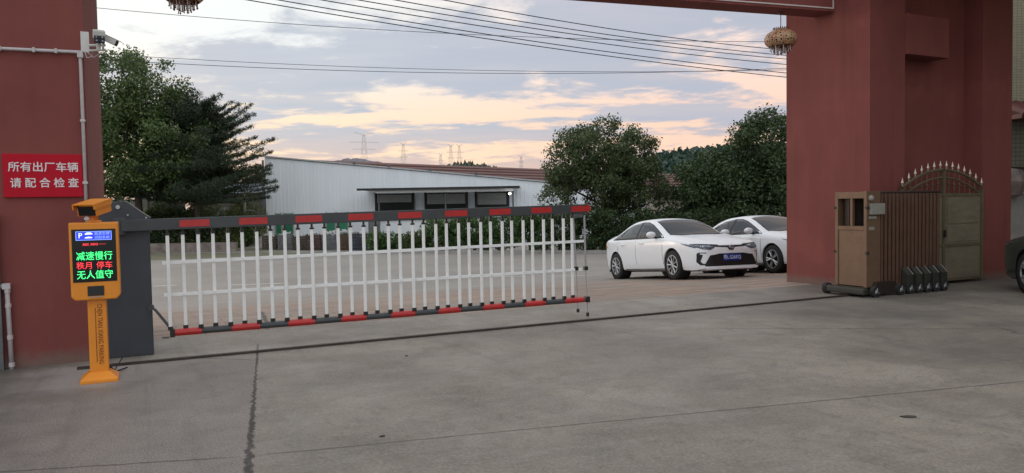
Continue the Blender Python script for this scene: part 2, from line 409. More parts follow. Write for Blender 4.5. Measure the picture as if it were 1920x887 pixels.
# ------------------------------------------------------------------ gate track
tr = MB()
tr.box(0, 10.35, -.025, .025, .001, .022)
o = tr.build('gate_track', mat('rail_rust', (.05, .038, .032), .6, .3, var=.4, scale=6, bump=.3), None)
o.location = W(0, 0); o.rotation_euler.z = GA
tag(o, 'thin dark rusty steel rail laid across the concrete apron between the pillars', 'track')

# ------------------------------------------------------------------ pillars and beam
H_ = 7.2
pl = gthing('gate_pillar', 'red plastered pillar with the red notice and white pipes, left of the boom barrier', 'pillar', .13, .4)
MB().box(-6.0, 0, 0, 2.5, -.3, H_).build('wall', 'plaster', pl)
pr = gthing('gate_pillar', 'broad red plastered pillar behind the folding gate, with a projecting block high up', 'pillar', 11.1, .37)
m_ = MB(); m_.box(0, 3.72, .34, 1.75, -.3, H_); m_.box(0, .83, 0, .3395, -.3, H_); m_.box(2.87, 3.72, 0, .3395, -.3, H_)
m_.build('wall', 'plaster', pr)
MB().box(.832, 1.88, -.05, .3375, 3.84, 4.50).build('projecting_block', 'plaster', pr, bevel=.006)
MB().box(-.4, 4.6, -2.0, 1.9, 5.5, 5.9).build('shade_slab', 'plaster', pr)  # added slab out of view, darkens the pillar's upper front

bdir = Vector((.955, .297, 0)).normalized()
bs = W(11.098, 1.05, 0); BL = 11.9
ba = math.atan2(bdir.y, bdir.x)
bt = thing('crossbeam', 'red crossbeam with pale edge trim spanning overhead between the two pillars', 'beam', (bs.x, bs.y, 0), ba)
sk = -math.tan(GA - ba + math.pi / 2 - math.pi / 2)     # end cut flush with the pillar's jamb
c0 = math.tan(GA - ba)
b_ = MB(); b_.prism([(0, 0), (-BL, 0), (-BL, .42), (-.42 * c0, .42)], 4.62, 6.3, 'z'); b_.build('beam', 'plaster', bt)
t_ = MB(); t_.box(-BL, -.03, -.012, -.002, 4.66, 4.68); t_.box(-.052, -.03, -.0125, -.0025, 4.681, 6.25)
t_.build('edge_trim', 'trim_white', bt)

# ------------------------------------------------------------------ lanterns under the beam
def lantern_mat():
    m = bpy.data.materials.new('lantern_shade'); N, L, P = nodes_of(m)
    tc = N.new('ShaderNodeTexCoord'); v = N.new('ShaderNodeTexVoronoi'); v.inputs['Scale'].default_value = 19; v.inputs['Randomness'].default_value = .4
    L.new(tc.outputs['Object'], v.inputs['Vector'])
    rp = N.new('ShaderNodeValToRGB'); e = rp.color_ramp.elements
    e[0].position = .30; e[0].color = (.02, .008, .006, 1); e[1].position = .40; e[1].color = (.62, .43, .25, 1)
    k = e.new(.62); k.color = (.36, .15, .08, 1)
    L.new(v.outputs['Distance'], rp.inputs[0]); L.new(rp.outputs[0], P.inputs['Base Color']); P.inputs['Roughness'].default_value = .45
    return m
M['lantern'] = lantern_mat()
M['bead_pale'] = mat('bead_pale', (.55, .45, .42), .3); M['bead_dark'] = mat('bead_dark', (.12, .03, .025), .4)
def lantern(label, px, py, Y, top):
    c = at(px, py, Y)
    o = thing('lantern', label, 'lantern', (c.x, c.y, c.z), .3, 'beaded lanterns under the crossbeam')
    prof = [(.11, .17)] + [(.268 * math.sin(a) ** .8 if a < 3.0 else .1, .155 * math.cos(a)) for a in [R(x) for x in range(38, 146, 9)]]
    MB().lathe(prof, seg=28).build('shade', 'lantern', o, smooth=True)
    r_ = MB()
    for k in range(22):
        w = 2 * math.pi * k / 22; r_.tube([(.115 * math.cos(w), .115 * math.sin(w), .15), (.12 * math.cos(w), .12 * math.sin(w), .19)], .008, 5)
    r_.build('crown_ring', 'bead_dark', o)
    for ring, (rad, ln) in enumerate(((.17, .07), (.12, .10), (.06, .13))):
        for k in range(16 - 4 * ring):
            w = 2 * math.pi * (k + .5 * ring) / (16 - 4 * ring); x, y = rad * math.cos(w), rad * math.sin(w)
            ll = ln * rnd.uniform(.75, 1.15); f = MB()
            f.tube([(x, y, -.11), (x * .98, y * .98, -.12 - ll)], .006, 5); f.lathe([(0, -.135 - ll), (.012, -.12 - ll), (0, -.1 - ll)], (x, y, 0), 6)
            f.build('bead_strand', 'bead_pale' if (k + ring) % 2 else 'bead_dark', o)
    ch = MB(); z = .17
    ch.tube([(0, 0, .1), (0, 0, top - c.z)], .006, 6)
    while z < top - c.z - .03: ch.lathe([(0, z), (.011, z + .015), (0, z + .03)], (0, 0, 0), 6); z += .035
    ch.lathe([(.0, top - c.z - .05), (.04, top - c.z - .03), (.05, top - c.z - .001), (0, top - c.z - .0005)], (0, 0, 0), 12)
    ch.build('chain', 'bead_dark', o)
lantern('round beaded lantern hanging from the beam in front of the right pillar edge', 1464, 74, 12.62, 4.62)
lantern('beaded lantern high over the boom barrier, only its fringe in view', 343, -14, 9.75, 4.62)

# ------------------------------------------------------------------ left pillar fittings
sg = gthing('notice_board', 'bright red notice board with two rows of white Chinese characters on the left pillar', 'sign', -.245, .385, 1.82)
MB().box(-.325, .325, -.012, .012, -.205, .205).build('board', 'sign_red', sg, bevel=.004)
text('所有出厂车辆', .098, 'sign_white', sg, 'lettering', (.005, -.0135, .075), (R(90), 0, 0), .98, bold=.012, ext=.0016)
for i, ch in enumerate('请配合检查'):
    text(ch, .098, 'sign_white', sg, 'lettering', (-.225 + .1175 * i, -.0135, -.075), (R(90), 0, 0), .95, bold=.012, ext=.0016)
cp = gthing('conduit_pipe', 'thin white conduit running along the left pillar and down beside the notice', 'pipe', 0, .385)
c_ = MB(); c_.tube([(-2.5, -.02, 2.94), (-.6, -.02, 2.995), (.085, -.02, 3.01), (.1, -.02, 2.99), (.1, -.02, 1.0)], .0155, 8); c_.build('pipe', 'pvc', cp, smooth=True)
for x in (-.55, -.28, -.1): MB().box(x - .012, x + .012, -.042, .012, 2.985 + x * .02, 3.03 + x * .02).build('pipe_clip', 'pvc', cp, bevel=.003)
MB().box(.075, .125, -.045, .012, 2.955, 3.02).build('junction_box', 'pvc', cp, bevel=.003)
for z in (2.35, 1.75, 1.4): MB().box(.078, .122, -.04, .012, z - .012, z + .012).build('pipe_clip', 'pvc', cp, bevel=.003)
dp = gthing('drain_pipe', 'white plastic pipe elbowing down to the ground at the foot of the left pillar', 'pipe', -.575, .36)
d_ = MB(); d_.tube([(-.6, 0, .775), (-.02, 0, .785), (0, 0, .765), (.012, 0, 0)], .021, 10); d_.build('pipe', 'pvc', dp, smooth=True)
for z in (.74, .6, .3, .04): MB().lathe([(.02, z - .02), (.026, z - .018), (.026, z + .018), (.02, z + .02)], (.002 + (0.77 - z) * .014, 0, 0), 10).build('pipe_clip', 'pvc', dp)
MB().box(-.035, .03, -.027, .027, .755, .81).build('elbow', 'pvc', dp, bevel=.004)
ml = gthing('steel_gate', 'dark grey steel gate leaf standing at the left edge beside the red pillar', 'gate', -.6, .335)
m_ = MB(); m_.box(-1.4, -.06, .0, .03, .05, 1.45); m_.build('sheet_panel', 'grey_metal', ml)
m_ = MB(); m_.box(-.055, -.02, -.01, .04, .0, 1.47); m_.box(-1.4, -.06, -.012, -.001, 1.36, 1.42); m_.box(-1.4, -.06, -.012, -.001, .1, .15)
m_.build('gate_frame', 'grey_metal', ml, bevel=.003)
m_ = MB(); m_.tube([(-.03, -.02, 1.3), (-.012, -.025, 1.42), (-.05, -.03, 1.44)], .006, 6); m_.tube([(-.03, -.02, 1.0), (-.03, -.02, 1.3)], .005, 6)
m_.build('latch', 'steel', ml)

br = gthing('wall_bracket', 'pale metal wall bracket holding the two security cameras on the left pillar', 'bracket', .115, .388, 3.10)
b_ = MB(); b_.box(-.008, .075, -.02, .01, -.10, .13); b_.tube([(.07, -.01, -.02), (.24, -.08, -.02)], .014, 8); b_.tube([(.07, -.01, -.08), (.235, -.08, -.075)], .012, 8)
b_.build('bracket_arm', 'cctv', br)
b_ = MB(); b_.tube([(.03, -.02, -.1), (.05, -.05, -.17), (.1, -.06, -.155), (.12, -.07, -.08)], .005, 6); b_.tube([(.05, -.02, -.1), (.12, -.05, -.16), (.2, -.08, -.1)], .004, 6)
b_.build('camera_cable', 'pvc', br)
c1 = thing('security_camera', 'white security camera with a dark four lamp face, aimed at the viewer', 'camera', W(.272, .24, 3.135), GA + R(6), 'security cameras on the left pillar')
q = MB(); q.box(-.075, .075, -.10, .1, -.01, .105, Matrix.Rotation(R(16), 3, 'X')); q.build('camera_shell', 'cctv', c1, bevel=.012)
q = MB(); q.box(-.066, .066, -.118, -.06, -.095, .01, Matrix.Rotation(R(10), 3, 'X')); q.build('lens_face', 'black', c1, bevel=.012)
q = MB()
for x in (-.036, .036):
    for z in (-.015, -.065): q.lathe([(0, -.125), (.013, -.125), (.013, -.115)], (x, 0, z), 10, 'y')
q.build('infrared_lamp', 'lamp', c1)
q = MB(); q.tube([(0, .0, -.02), (-.01, .02, -.16)], .03, 10); q.build('pivot', 'cctv', c1)
c2 = thing('security_camera', 'white bullet security camera on the left pillar tilted down towards the barrier', 'camera', W(.355, .30, 3.13), GA + R(-18), 'security cameras on the left pillar')
RB = Matrix.Rotation(R(26), 3, 'Y')
q = MB(); q.box(-.12, .12, -.05, .05, -.04, .05, RB); q.box(-.13, .17, -.056, .056, .0515, .061, RB, (0, 0, 0.005)); q.build('camera_shell', 'cctv', c2, bevel=.008)
q = MB(); q.box(.1215, .128, -.042, .042, -.034, .042, RB, (0, 0, .005)); q.build('lens_face', 'black', c2)
q = MB(); q.tube([(-.08, 0, 0), (-.09, -.02, -.14)], .018, 8); q.build('pivot', 'cctv', c2)

for o_, f_ in ((c1, .68), (c2, .62), (br, .85)): o_.scale = (f_, f_, f_)

# ------------------------------------------------------------------ ticket post with LED screen
tk = gthing('ticket_post', 'orange number plate camera post with a glowing LED screen in front of the left pillar', 'ticket post', .222, -.66)
q = MB(); q.box(-.072, .072, 0, .13, .06, .74); q.build('post', 'orange', tk, bevel=.008)
q = MB(); vs = []
for (x, y0, y1, z) in ((.145, -.08, .2, 0), (.145, -.08, .2, .028), (.078, -.008, .14, .085)):
    vs += [(-x, y0, z), (x, y0, z), (x, y1, z), (-x, y1, z)]
fs = [(0, 3, 2, 1), (8, 9, 10, 11)] + [(4 * l + i, 4 * l + (i + 1) % 4, 4 * l + 4 + (i + 1) % 4, 4 * l + 4 + i) for l in (0, 1) for i in range(4)]
q.add(vs, fs).build('base_plate', 'orange', tk, bevel=.004)
q = MB(); ol = [(-.185, 1.375), (-.185, .745), (-.155, .712), (.155, .712), (.185, .745), (.185, 1.375)]
q.prism(ol, -.05, .14); q.build('display_case', 'orange', tk, bevel=.012)
q = MB(); q.box(-.165, .165, -.0535, -.0505, .868, 1.318); q.build('screen', 'screen', tk)
q = MB(); q.box(-.062, .062, -.056, -.0505, .748, .832); q.build('speaker_window', 'black', tk, bevel=.002)
q = MB(); q.box(-.055, .055, -.058, -.0565, .735, .741); q.build('drip_lip', 'steel', tk)
ry = (R(90), 0, 0); yy = -.0545
q = MB(); q.box(-.132, .132, yy - .0005, yy, 1.226, 1.298); q.build('banner', 'led_blue', tk)
q = MB()
for b in ((-.134, .134, 1.296, 1.300), (-.134, .134, 1.224, 1.228), (-.134, -.130, 1.2285, 1.2955), (.130, .134, 1.2285, 1.2955)): q.box(b[0], b[1], yy - .0018, yy - .0007, b[2], b[3])
q.build('banner_frame', 'led_line', tk)
text('P', .062, 'led_white', tk, 'lettering', (-.10, yy - .0012, 1.262), ry, 1, .001)
q = MB(); y0 = yy - .0016; y1 = yy - .0008
q.prism([(-.066, 1.278), (-.052, 1.29), (-.02, 1.29), (-.015, 1.282), (-.008, 1.28), (-.008, 1.274), (-.066, 1.272)], y0, y1)
q.prism([(-.066, 1.248), (-.04, 1.255), (-.012, 1.25), (-.012, 1.242), (-.066, 1.240)], y0, y1); q.build('car_symbol', 'led_white', tk)
text('高清车牌', .029, 'led_line', tk, 'lettering', (.062, yy - .0012, 1.278), ry); text('识别系统', .029, 'led_line', tk, 'lettering', (.062, yy - .0012, 1.245), ry)
text('星期一', .036, 'led_red', tk, 'lettering', (0, yy - .0012, 1.187), ry, 1.7, .001).scale = (1, .62, 1)
text('减速慢行', .078, 'led_green', tk, 'lettering', (-.0, yy - .0012, 1.085), ry, .88, .0012)
text('秩月', .066, 'led_red', tk, 'lettering', (-.075, yy - .0012, 1.005), ry, .95, .0008); text('停车', .066, 'led_red', tk, 'lettering', (.073, yy - .0012, 1.005), ry, .95, .0008)
text('无人值守', .078, 'led_green', tk, 'lettering', (-.0, yy - .0012, .925), ry, .88, .0012)
text('CHEN TIAN XIANG PARKING', .054, 'orange_text', tk, 'lettering', (.018, -.0012, .41), (R(90), R(90), 0), .74, .0003)
q = MB(); 
for i in range(46): q.box(-.0175, -.0105, -.0022, -.001, .17 + i * .0102, .177 + i * .0102)
q.build('lettering', 'orange_text', tk)
q = MB(); q.tube([(.0, .06, 1.37), (.0, .06, 1.44)], .035, 10); q.box(-.055, .055, .01, .11, 1.377, 1.392); q.build('camera_foot', 'orange', tk)
RC = Matrix.Rotation(R(-24), 3, 'Z') @ Matrix.Rotation(R(10), 3, 'X')
cc = (-.01, .06, 1.505)
q = MB(); q.prism([(-.082, 1.445), (-.082, 1.515), (-.06, 1.545), (.06, 1.545), (.082, 1.515), (.082, 1.445)], -.05, .2)
q.v = [tuple(Vector(cc) + RC @ (Vector(v) - Vector(cc))) for v in q.v]; q.build('camera_housing', 'orange', tk, bevel=.005)
q = MB(); q.box(-.09, .09, -.10, .21, 1.5475, 1.556, RC, cc); q.box(-.0925, -.0835, -.10, .2, 1.51, 1.5465, RC, cc); q.box(.0835, .0925, -.10, .2, 1.51, 1.5465, RC, cc); q.build('sun_shield', 'orange', tk)
q = MB(); q.box(-.07, .07, -.056, -.0505, 1.45, 1.528, RC, cc); q.build('lens_window', 'screen', tk)
q = MB(); q.tube([(.06, .1, .12), (.11, .16, .05), (.13, .3, .02), (.2, .42, .02)], .007, 6); q.tube([(.05, .11, .14), (.07, .2, .04), (.1, .35, .02), (.16, .5, .1)], .005, 6); q.build('cable', 'rubber', tk)

# ------------------------------------------------------------------ boom barrier
bb = gthing('boom_barrier', 'black and red fence boom barrier with white hanging bars, lowered across the entrance', 'barrier', .2, .43)
q = MB(); q.box(.0, .446, 0, .38, .0, 1.30); q.build('housing', 'housing', bb, bevel=.008)
q = MB(); q.prism([(-.005, 1.302), (-.005, 1.56), (.235, 1.568), (.452, 1.395), (.452, 1.302)], -.006, .386); q.build('hood', 'housing', bb, bevel=.006)
q = MB(); q.add([(.236, .0, 1.5705), (.236, .38, 1.5705), (.456, .38, 1.397), (.456, 0, 1.397), (.237, 0, 1.576), (.237, .38, 1.576), (.458, .38, 1.402), (.458, 0, 1.402)], [(0, 1, 2, 3), (4, 7, 6, 5), (0, 4, 5, 1), (1, 5, 6, 2), (2, 6, 7, 3), (3, 7, 4, 0)]); q.build('hood_edge', 'ctrl_grey', bb)
q = MB(); q.lathe([(0, -.03), (.02, -.03), (.024, -.0065)], (.17, 0, 1.51), 14, 'y')
for x, z in ((.255, 1.43), (.42, 1.40)): q.lathe([(0, -.014), (.008, -.014), (.01, -.0065)], (x, 0, z), 10, 'y')
q.build('lock', 'steel', bb)
q = MB(); q.box(.12, .24, -.055, -.0065, 1.23, 1.40); q.build('boom_clamp', 'black_boom', bb, bevel=.006)
def zb(x): return 1.325 + (x - .24) * (.081 / 5.32)      # boom centre height along the barrier
BX0, BX1 = .20, 5.56; BY0, BY1 = -.115, -.06
q = MB(); q.add([(x, y, zb(x) + h) for x in (BX0, BX1) for y in (BY0, BY1) for h in (-.058, .058)], [(0, 1, 3, 2), (4, 6, 7, 5), (0, 4, 5, 1), (2, 3, 7, 6), (0, 2, 6, 4), (1, 5, 7, 3)])
q.build('boom', 'black_boom', bb, bevel=.006)
q = MB(); q.box(BX1 + .001, BX1 + .006, BY0 - .004, BY1 + .004, zb(BX1) - .061, zb(BX1) + .061); q.build('end_cap', 'red_reflect', bb)
per = .5745
for i in range(9):
    x0 = .722 + i * per; x1 = x0 + .285
    q = MB(); q.add([(x, y, zb(x) + h) for x in (x0, x1) for y in (BY0 - .003, BY0 - .0008) for h in (-.035, .036)], [(0, 1, 3, 2), (4, 6, 7, 5), (0, 4, 5, 1), (2, 3, 7, 6), (0, 2, 6, 4), (1, 5, 7, 3)])
    q.build('reflective_strip', 'red_reflect', bb)
zl = .222
q = MB(); q.tube([(.612, -.088, zl), (5.555, -.088, zl)], .034, 12); q.build('lower_bar', 'black_boom', bb)
for i in range(9):
    x0 = .614 + i * per; q = MB(); q.tube([(x0, -.088, zl), (min(x0 + .285, 5.553), -.088, zl)], .0365, 12); q.build('reflective_strip', 'red_reflect', bb)
for (z0, z1, xa, xb) in ((.938, .984, .55, 5.535), (.612, .618, .555, 5.48)):
    q = MB(); q.add([(x, y, (z0 + (z1 - z0) * (x - xa) / (xb - xa)) + h) for x in (xa, xb) for y in (-.094, -.082) for h in (-.017, .017)], [(0, 1, 3, 2), (4, 6, 7, 5), (0, 4, 5, 1), (2, 3, 7, 6), (0, 2, 6, 4), (1, 5, 7, 3)])
    q.build('rail', 'white_rail', bb, bevel=.002)
top_clip = bot_clip = None
for i in range(34):
    x = .606 + i * .1437; frontbar = i % 2 == 0; y0 = -.113 if frontbar else -.081; y1 = y0 + .018
    zt = zb(x) - .112
    q = MB(); q.box(-.0165, .0165, y0, y1, zl + .055, zt); bar = q.build('bar', 'white_rail', bb, bevel=.002); bar.location = (x, 0, 0)
    if i < 2:
        q = MB(); q.box(-.022, .022, y0 - .004, y1 + .004, -.002, .018); q.box(-.011, .011, y0, y1, .019, .055); tc_ = q.build('clip', 'black', bar); 
        q = MB(); q.box(-.024, .024, y0 - .005, y1 + .005, -.025, .012); bc_ = q.build('clip', 'black', bar)
        if i == 0: A = (tc_, bc_)
        else: B = (tc_, bc_)
        tc_.location.z = zt; bc_.location.z = zl + .055
    else:
        for src, z in zip((A, B)[i % 2], (zt, zl + .055)):
            c = src.copy(); COL.objects.link(c); c.parent = bar; c.location = (0, 0, z)
q = MB(); q.tube([(.43, -.03, .50), (.475, -.05, .46), (.63, -.088, .235)], .014, 8); q.lathe([(0, -.05), (.03, -.05), (.03, .0)], (.435, 0, .49), 10, 'y'); q.build('linkage_arm', 'black_boom', bb)
q = MB(); q.box(.60, .645, -.13, -.045, .18, .262); q.build('end_joint', 'black', bb, bevel=.006)
q = MB(); q.box(5.525, 5.575, -.13, -.046, .185, .262); q.build('end_joint', 'black', bb, bevel=.006)
for x, y, zlo in ((5.42, -.075, .105), (5.55, -.10, .05)):
    q = MB(); q.tube([(x - .055 if x < 5.5 else x - .03, y, 1.32), (x - .02, y, .62)], .013, 8); q.tube([(x - .02, y, .62), (x, y, zlo)], .006, 8); leg = q.build('support_leg', 'wire', bb)
    q = MB(); q.tube([(x, y, zlo - .045), (x, y, zlo)], .02, 10); q.box(x - .045, x + .005, y - .02, y + .02, .605, .655); q.build('leg_foot', 'black', leg)
    if x > 5.5: pass
q = MB(); q.box(5.36, 5.5, -.105, -.07, zb(5.45) - .115, zb(5.45) - .0595); q.build('leg_hinge', 'grey_metal', bb, bevel=.01)

# ------------------------------------------------------------------ folding trolley gate
fg = gthing('folding_gate', 'bronze telescopic folding gate pushed back on its track in front of the right pillar', 'gate', 10.28, 0)
Y0, Y1 = -.235, .335
q = MB()
q.box(0, .30, Y0, Y0 + .05, .14, 1.585); q.box(0, .30, Y1 - .05, Y1, .14, 1.585)          # uprights
q.box(.002, .298, Y0 + .051, Y1 - .051, 1.48, 1.58); q.box(.002, .298, Y0 + .051, Y1 - .051, 1.0, 1.06); q.box(.004, .06, .02, .06, 1.061, 1.479)
q.build('head_frame', 'bronze', fg, bevel=.004)
q = MB(); q.box(.012, .29, Y0 + .052, Y1 - .052, .15, .998); q.build('head_panel', 'bronze', fg, bevel=.004)
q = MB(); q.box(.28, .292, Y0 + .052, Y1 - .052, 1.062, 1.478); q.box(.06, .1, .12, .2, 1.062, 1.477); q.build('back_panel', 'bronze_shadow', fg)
q = MB(); q.box(.008, .0115, -.12, .06, .87, .9); q.box(.0075, .0115, .03, .07, .955, .975); q.build('panel_badge', 'bronze', fg)
q = MB()
for y in (Y0 - .004, Y1 + .004):
    for z in (1.34, .66): q.lathe([(0, -.02), (.022, -.02), (.022, .02), (0, .02)], (.01, y, z), 10, 'x')
q.build('knob', 'black', fg)
q = MB(); q.box(.05, .34, Y0 - .05, Y0 - .002, 1.235, 1.40); q.build('control_box', 'ctrl_grey', fg, bevel=.006)
q = MB(); q.lathe([(0, -.05), (.03, -.046), (.045, -.025), (.045, -.001)], (.08, Y0, 1.48), 16, 'y'); q.build('warning_lamp', 'ctrl_grey', fg, smooth=True)
q = MB(); q.box(.04, .2, Y0 - .012, Y0 - .002, 1.17, 1.21); q.box(.05, .16, Y0 - .006, Y0 - .001, 1.0, 1.05); q.build('rating_plate', 'ctrl_grey', fg)
q = MB(); q.box(-.13, -.015, Y0 - .06, Y1 + .14, .035, .135); q.build('bumper', 'bumper_green', fg, bevel=.025)
q = MB(); q.box(-.015, .45, Y0 + .02, Y1 - .02, .06, .139); q.prism([(.1, .03), (.1, .15), (.16, .22), (.52, .22), (.66, .13), (.66, .04)], Y0 - .06, Y0 + .02); q.build('carriage', 'bronze_shadow', fg, bevel=.006)
wheel0 = None
def gate_wheel(x, y, r=.085):
    global wheel0
    if wheel0 is None:
        q = MB(); q.lathe([(.03, -.03), (.085, -.03), (.085, .03), (.03, .03)], (0, 0, 0), 20, 'y'); wheel0 = q.build('wheel', 'rubber', fg)
        q = MB(); q.lathe([(0, -.036), (.022, -.036), (.03, -.031)], (0, 0, 0), 14, 'y')
        for a in (90, 210, 330):
            p = Vector((math.cos(R(a)) * .055, -.034, math.sin(R(a)) * .055)); q.tube([(0, -.034, 0), p], .013, 6)
        q.build('hub', 'steel', wheel0); w = wheel0
    else:
        w = wheel0.copy(); COL.objects.link(w); w.parent = fg
        h = wheel0.children[0].copy(); COL.objects.link(h); h.parent = w
    w.location = (x, y, r)
gate_wheel(.06, Y0 - .10); gate_wheel(.62, Y0 - .09); gate_wheel(-.06, Y1 + .1)
for i in range(5): gate_wheel(.84 + i * .2, Y0 - .09)
for i in range(16):
    x = .33 + i * .087
    for yy_ in (Y0 + .01, Y1 - .04):
        q = MB(); q.box(x, x + .052, yy_, yy_ + .03, .13, 1.545); q.build('slat', 'bronze_dark', fg, bevel=.008)
q = MB(); q.box(.31, 1.75, .02, .05, .2, 1.5)  # dark middle sheet stands in for the shade between the slats
for i in range(16):
    x = .345 + i * .087
    q.tube([(x, Y0 + .03, 1.545), (x + .04, Y1 - .03, 1.575)], .011, 6); q.tube([(x + .04, Y0 + .03, 1.575), (x, Y1 - .03, 1.545)], .011, 6)
    q.tube([(x, Y0 + .03, .3), (x + .04, Y1 - .03, .6)], .01, 6); q.tube([(x, Y0 + .03, .8), (x + .04, Y1 - .03, 1.1)], .01, 6)
q.tube([(.3, Y0 + .035, 1.56), (1.74, Y0 + .035, 1.56)], .012, 6)
q.build('links_and_gap_shade', 'bronze_shadow', fg)
for i in range(5):
    x = .76 + i * .2
    q = MB(); q.prism([(Y0 - .02, .13), (Y0 - .02, .40), (Y0 - .12, .30), (Y0 - .12, .13)], x, x + .13, 'x'); wg = q.build('wheel_guard', 'bumper_green', fg, bevel=.004)
    q = MB(); q.add([(x + .112, Y0 - .021, .402), (x + .112, Y0 - .123, .300), (x + .132, Y0 - .021, .402), (x + .132, Y0 - .123, .300), (x + .112, Y0 - .021, .408), (x + .112, Y0 - .123, .306), (x + .132, Y0 - .021, .408), (x + .132, Y0 - .123, .306)],
                  [(0, 1, 3, 2), (4, 6, 7, 5), (0, 4, 5, 1), (2, 3, 7, 6), (0, 2, 6, 4), (1, 5, 7, 3)]); q.build('guard_edge', 'alloy', wg)

# ------------------------------------------------------------------ pedestrian gate against the right pillar
pg = gthing('pedestrian_gate', 'arched steel side gate topped with pale spear points beside the folding gate', 'gate', 12.78, .27)
def archz(x): return 1.945 - .30 * (x / 1.05) ** 2
q = MB(); q.box(-.03, .03, -.02, .03, .02, 1.93); q.box(1.0, 1.055, -.02, .03, .02, 1.62); q.box(-1.055, -1.0, -.02, .03, .02, 1.62)
for s in (1, -1):
    q.box(min(s * .031, s * .999), max(s * .031, s * .999), -.018, .028, 1.50, 1.545); q.box(min(s * .031, s * .999), max(s * .031, s * .999), -.018, .028, .05, .09); q.box(min(s * .031, s * .999), max(s * .031, s * .999), -.018, .028, .64, .68)
    q.tube([(s * x, .005, archz(x)) for x in (.03, .2, .4, .6, .8, 1.04)], .024, 8); q.tube([(s * x, .005, archz(x) - .13 - .02 * x) for x in (.03, .2, .4, .6, .8, .95)], .017, 8)
q.build('gate_frame', 'gate_frame', pg)
for s in (1, -1):
    a, b = sorted((s * .035, s * .995)); q = MB(); q.box(a, b, .0, .012, .091, .639); q.box(a, b, .0, .012, .681, 1.499)
    q.box(a + .06, b - .06, -.012, -.001, .72, 1.0); q.box(a + .06, b - .06, -.012, -.001, 1.03, 1.46); q.build('leaf_panel', 'gate_steel', pg, bevel=.004)
q = MB()
for i in range(15):
    x = -.98 + i * .14
    if abs(x) < .02: continue
    q.tube([(x, .005, 1.545), (x, .005, archz(abs(x)))], .007, 6); q.lathe([(0, -.028), (.026, 0), (0, .028)], (x, .005, 1.62 + .1 * (1 - abs(x))), 8)
q.build('scroll_bars', 'gate_frame', pg)
for i in range(14):
    x = -1.03 + i * (2.06 / 13); q = MB(); z = archz(abs(x)) + .02
    q.lathe([(.008, z), (.01, z + .03), (.025, z + .045), (.012, z + .09), (0, z + .14)], (x, .005, 0), 8); q.build('spear_point', 'spear', pg)
q = MB()
for z in (.25, .8, 1.42): q.tube([(1.06, .0, z - .05), (1.06, .0, z + .05)], .016, 8)
q.box(-.03, .02, -.045, -.021, .80, .92); q.build('hinge', 'black', pg)

# ------------------------------------------------------------------ cars
def spline(pts):
    xs = [p[0] for p in pts]; ys = [p[1] for p in pts]; n = len(xs)
    h = [xs[i + 1] - xs[i] for i in range(n - 1)]; d = [(ys[i + 1] - ys[i]) / h[i] for i in range(n - 1)]
    m = [d[0]] + [0 if d[i - 1] * d[i] <= 0 else 2 * d[i - 1] * d[i] / (d[i - 1] + d[i]) for i in range(1, n - 1)] + [d[-1]]
    def f(x):
        x = max(xs[0], min(xs[-1], x)); i = max(j for j in range(n - 1) if xs[j] <= x)
        t = (x - xs[i]) / h[i]
        return ((1 + 2 * t) * (1 - t) ** 2 * ys[i] + t * (1 - t) ** 2 * h[i] * m[i] + t * t * (3 - 2 * t) * ys[i + 1] + t * t * (t - 1) * h[i] * m[i + 1])
    return f
XC = 2.30     # car-local x: nose at -XC, tail at +2.335; axles at -1.35 and +1.35
top = spline([(0, .62), (.02, .68), (.06, .725), (.15, .765), (.4, .84), (.8, .92), (1.15, .975), (1.3, 1.02), (1.6, 1.17), (1.95, 1.33), (2.2, 1.40), (2.55, 1.438), (2.9, 1.43), (3.3, 1.37), (3.7, 1.245), (4.05, 1.11), (4.25, 1.06), (4.45, 1.04), (4.56, 1.0), (4.61, .93), (4.635, .86)])
belt = spline([(0, .58), (.06, .67), (.15, .715), (.4, .79), (.8, .86), (1.2, .905), (1.5, .925), (2.5, .95), (3.5, .975), (4.0, .985), (4.35, .975), (4.52, .93), (4.6, .88), (4.635, .80)])
half = spline([(0, .46), (.015, .56), (.05, .645), (.12, .72), (.25, .785), (.5, .835), (.9, .862), (1.5, .868), (2.6, .868), (3.4, .862), (3.9, .835), (4.25, .775), (4.48, .69), (4.58, .61), (4.635, .50)])
roofw = spline([(0, .30), (.3, .55), (1.0, .70), (1.25, .73), (1.6, .68), (2.0, .605), (2.4, .57), (3.0, .565), (3.5, .57), (3.9, .60), (4.1, .63), (4.3, .60), (4.635, .36)])
low = spline([(0, .24), (.05, .20), (.3, .17), (.6, .18), (1.0, .2), (3.6, .2), (4.1, .22), (4.5, .27), (4.635, .33)])
def section(x):
    w = half(x); zt = top(x); zbelt = min(belt(x), zt - .02); zl_ = low(x); wr = min(roofw(x), w - .05)
    ze = zt - .045 if 1.25 < x < 4.1 else zt - max(.012, .1 * (zt - zbelt))
    zm = .55 if x > .15 else zl_ + (zbelt - zl_) * .6
    P = [(0, zl_), (w * .8, zl_), (w * .95, zl_ + .03), (w * .985, zl_ + .1), (w * 1.0, .40 if .2 < x < 4.4 else zl_ + (zbelt - zl_) * .4), (w * 1.018, min(zm + .05, zbelt - .1)), (w * 1.012, zbelt - .10),
         (w * 1.0, zbelt - .03), (w * .975, zbelt), ]
    a = (w * .955, zbelt + .012)
    P += [a, (a[0] + (wr - a[0]) * .35 + .018, a[1] + (ze - a[1]) * .35), (a[0] + (wr - a[0]) * .7 + .014, a[1] + (ze - a[1]) * .7), (wr + .012, ze - .012 if ze - a[1] > .05 else ze), (wr - .03, ze + .012), (wr * .6, zt - .012), (wr * .3, zt - .003), (0, zt)]
    return P
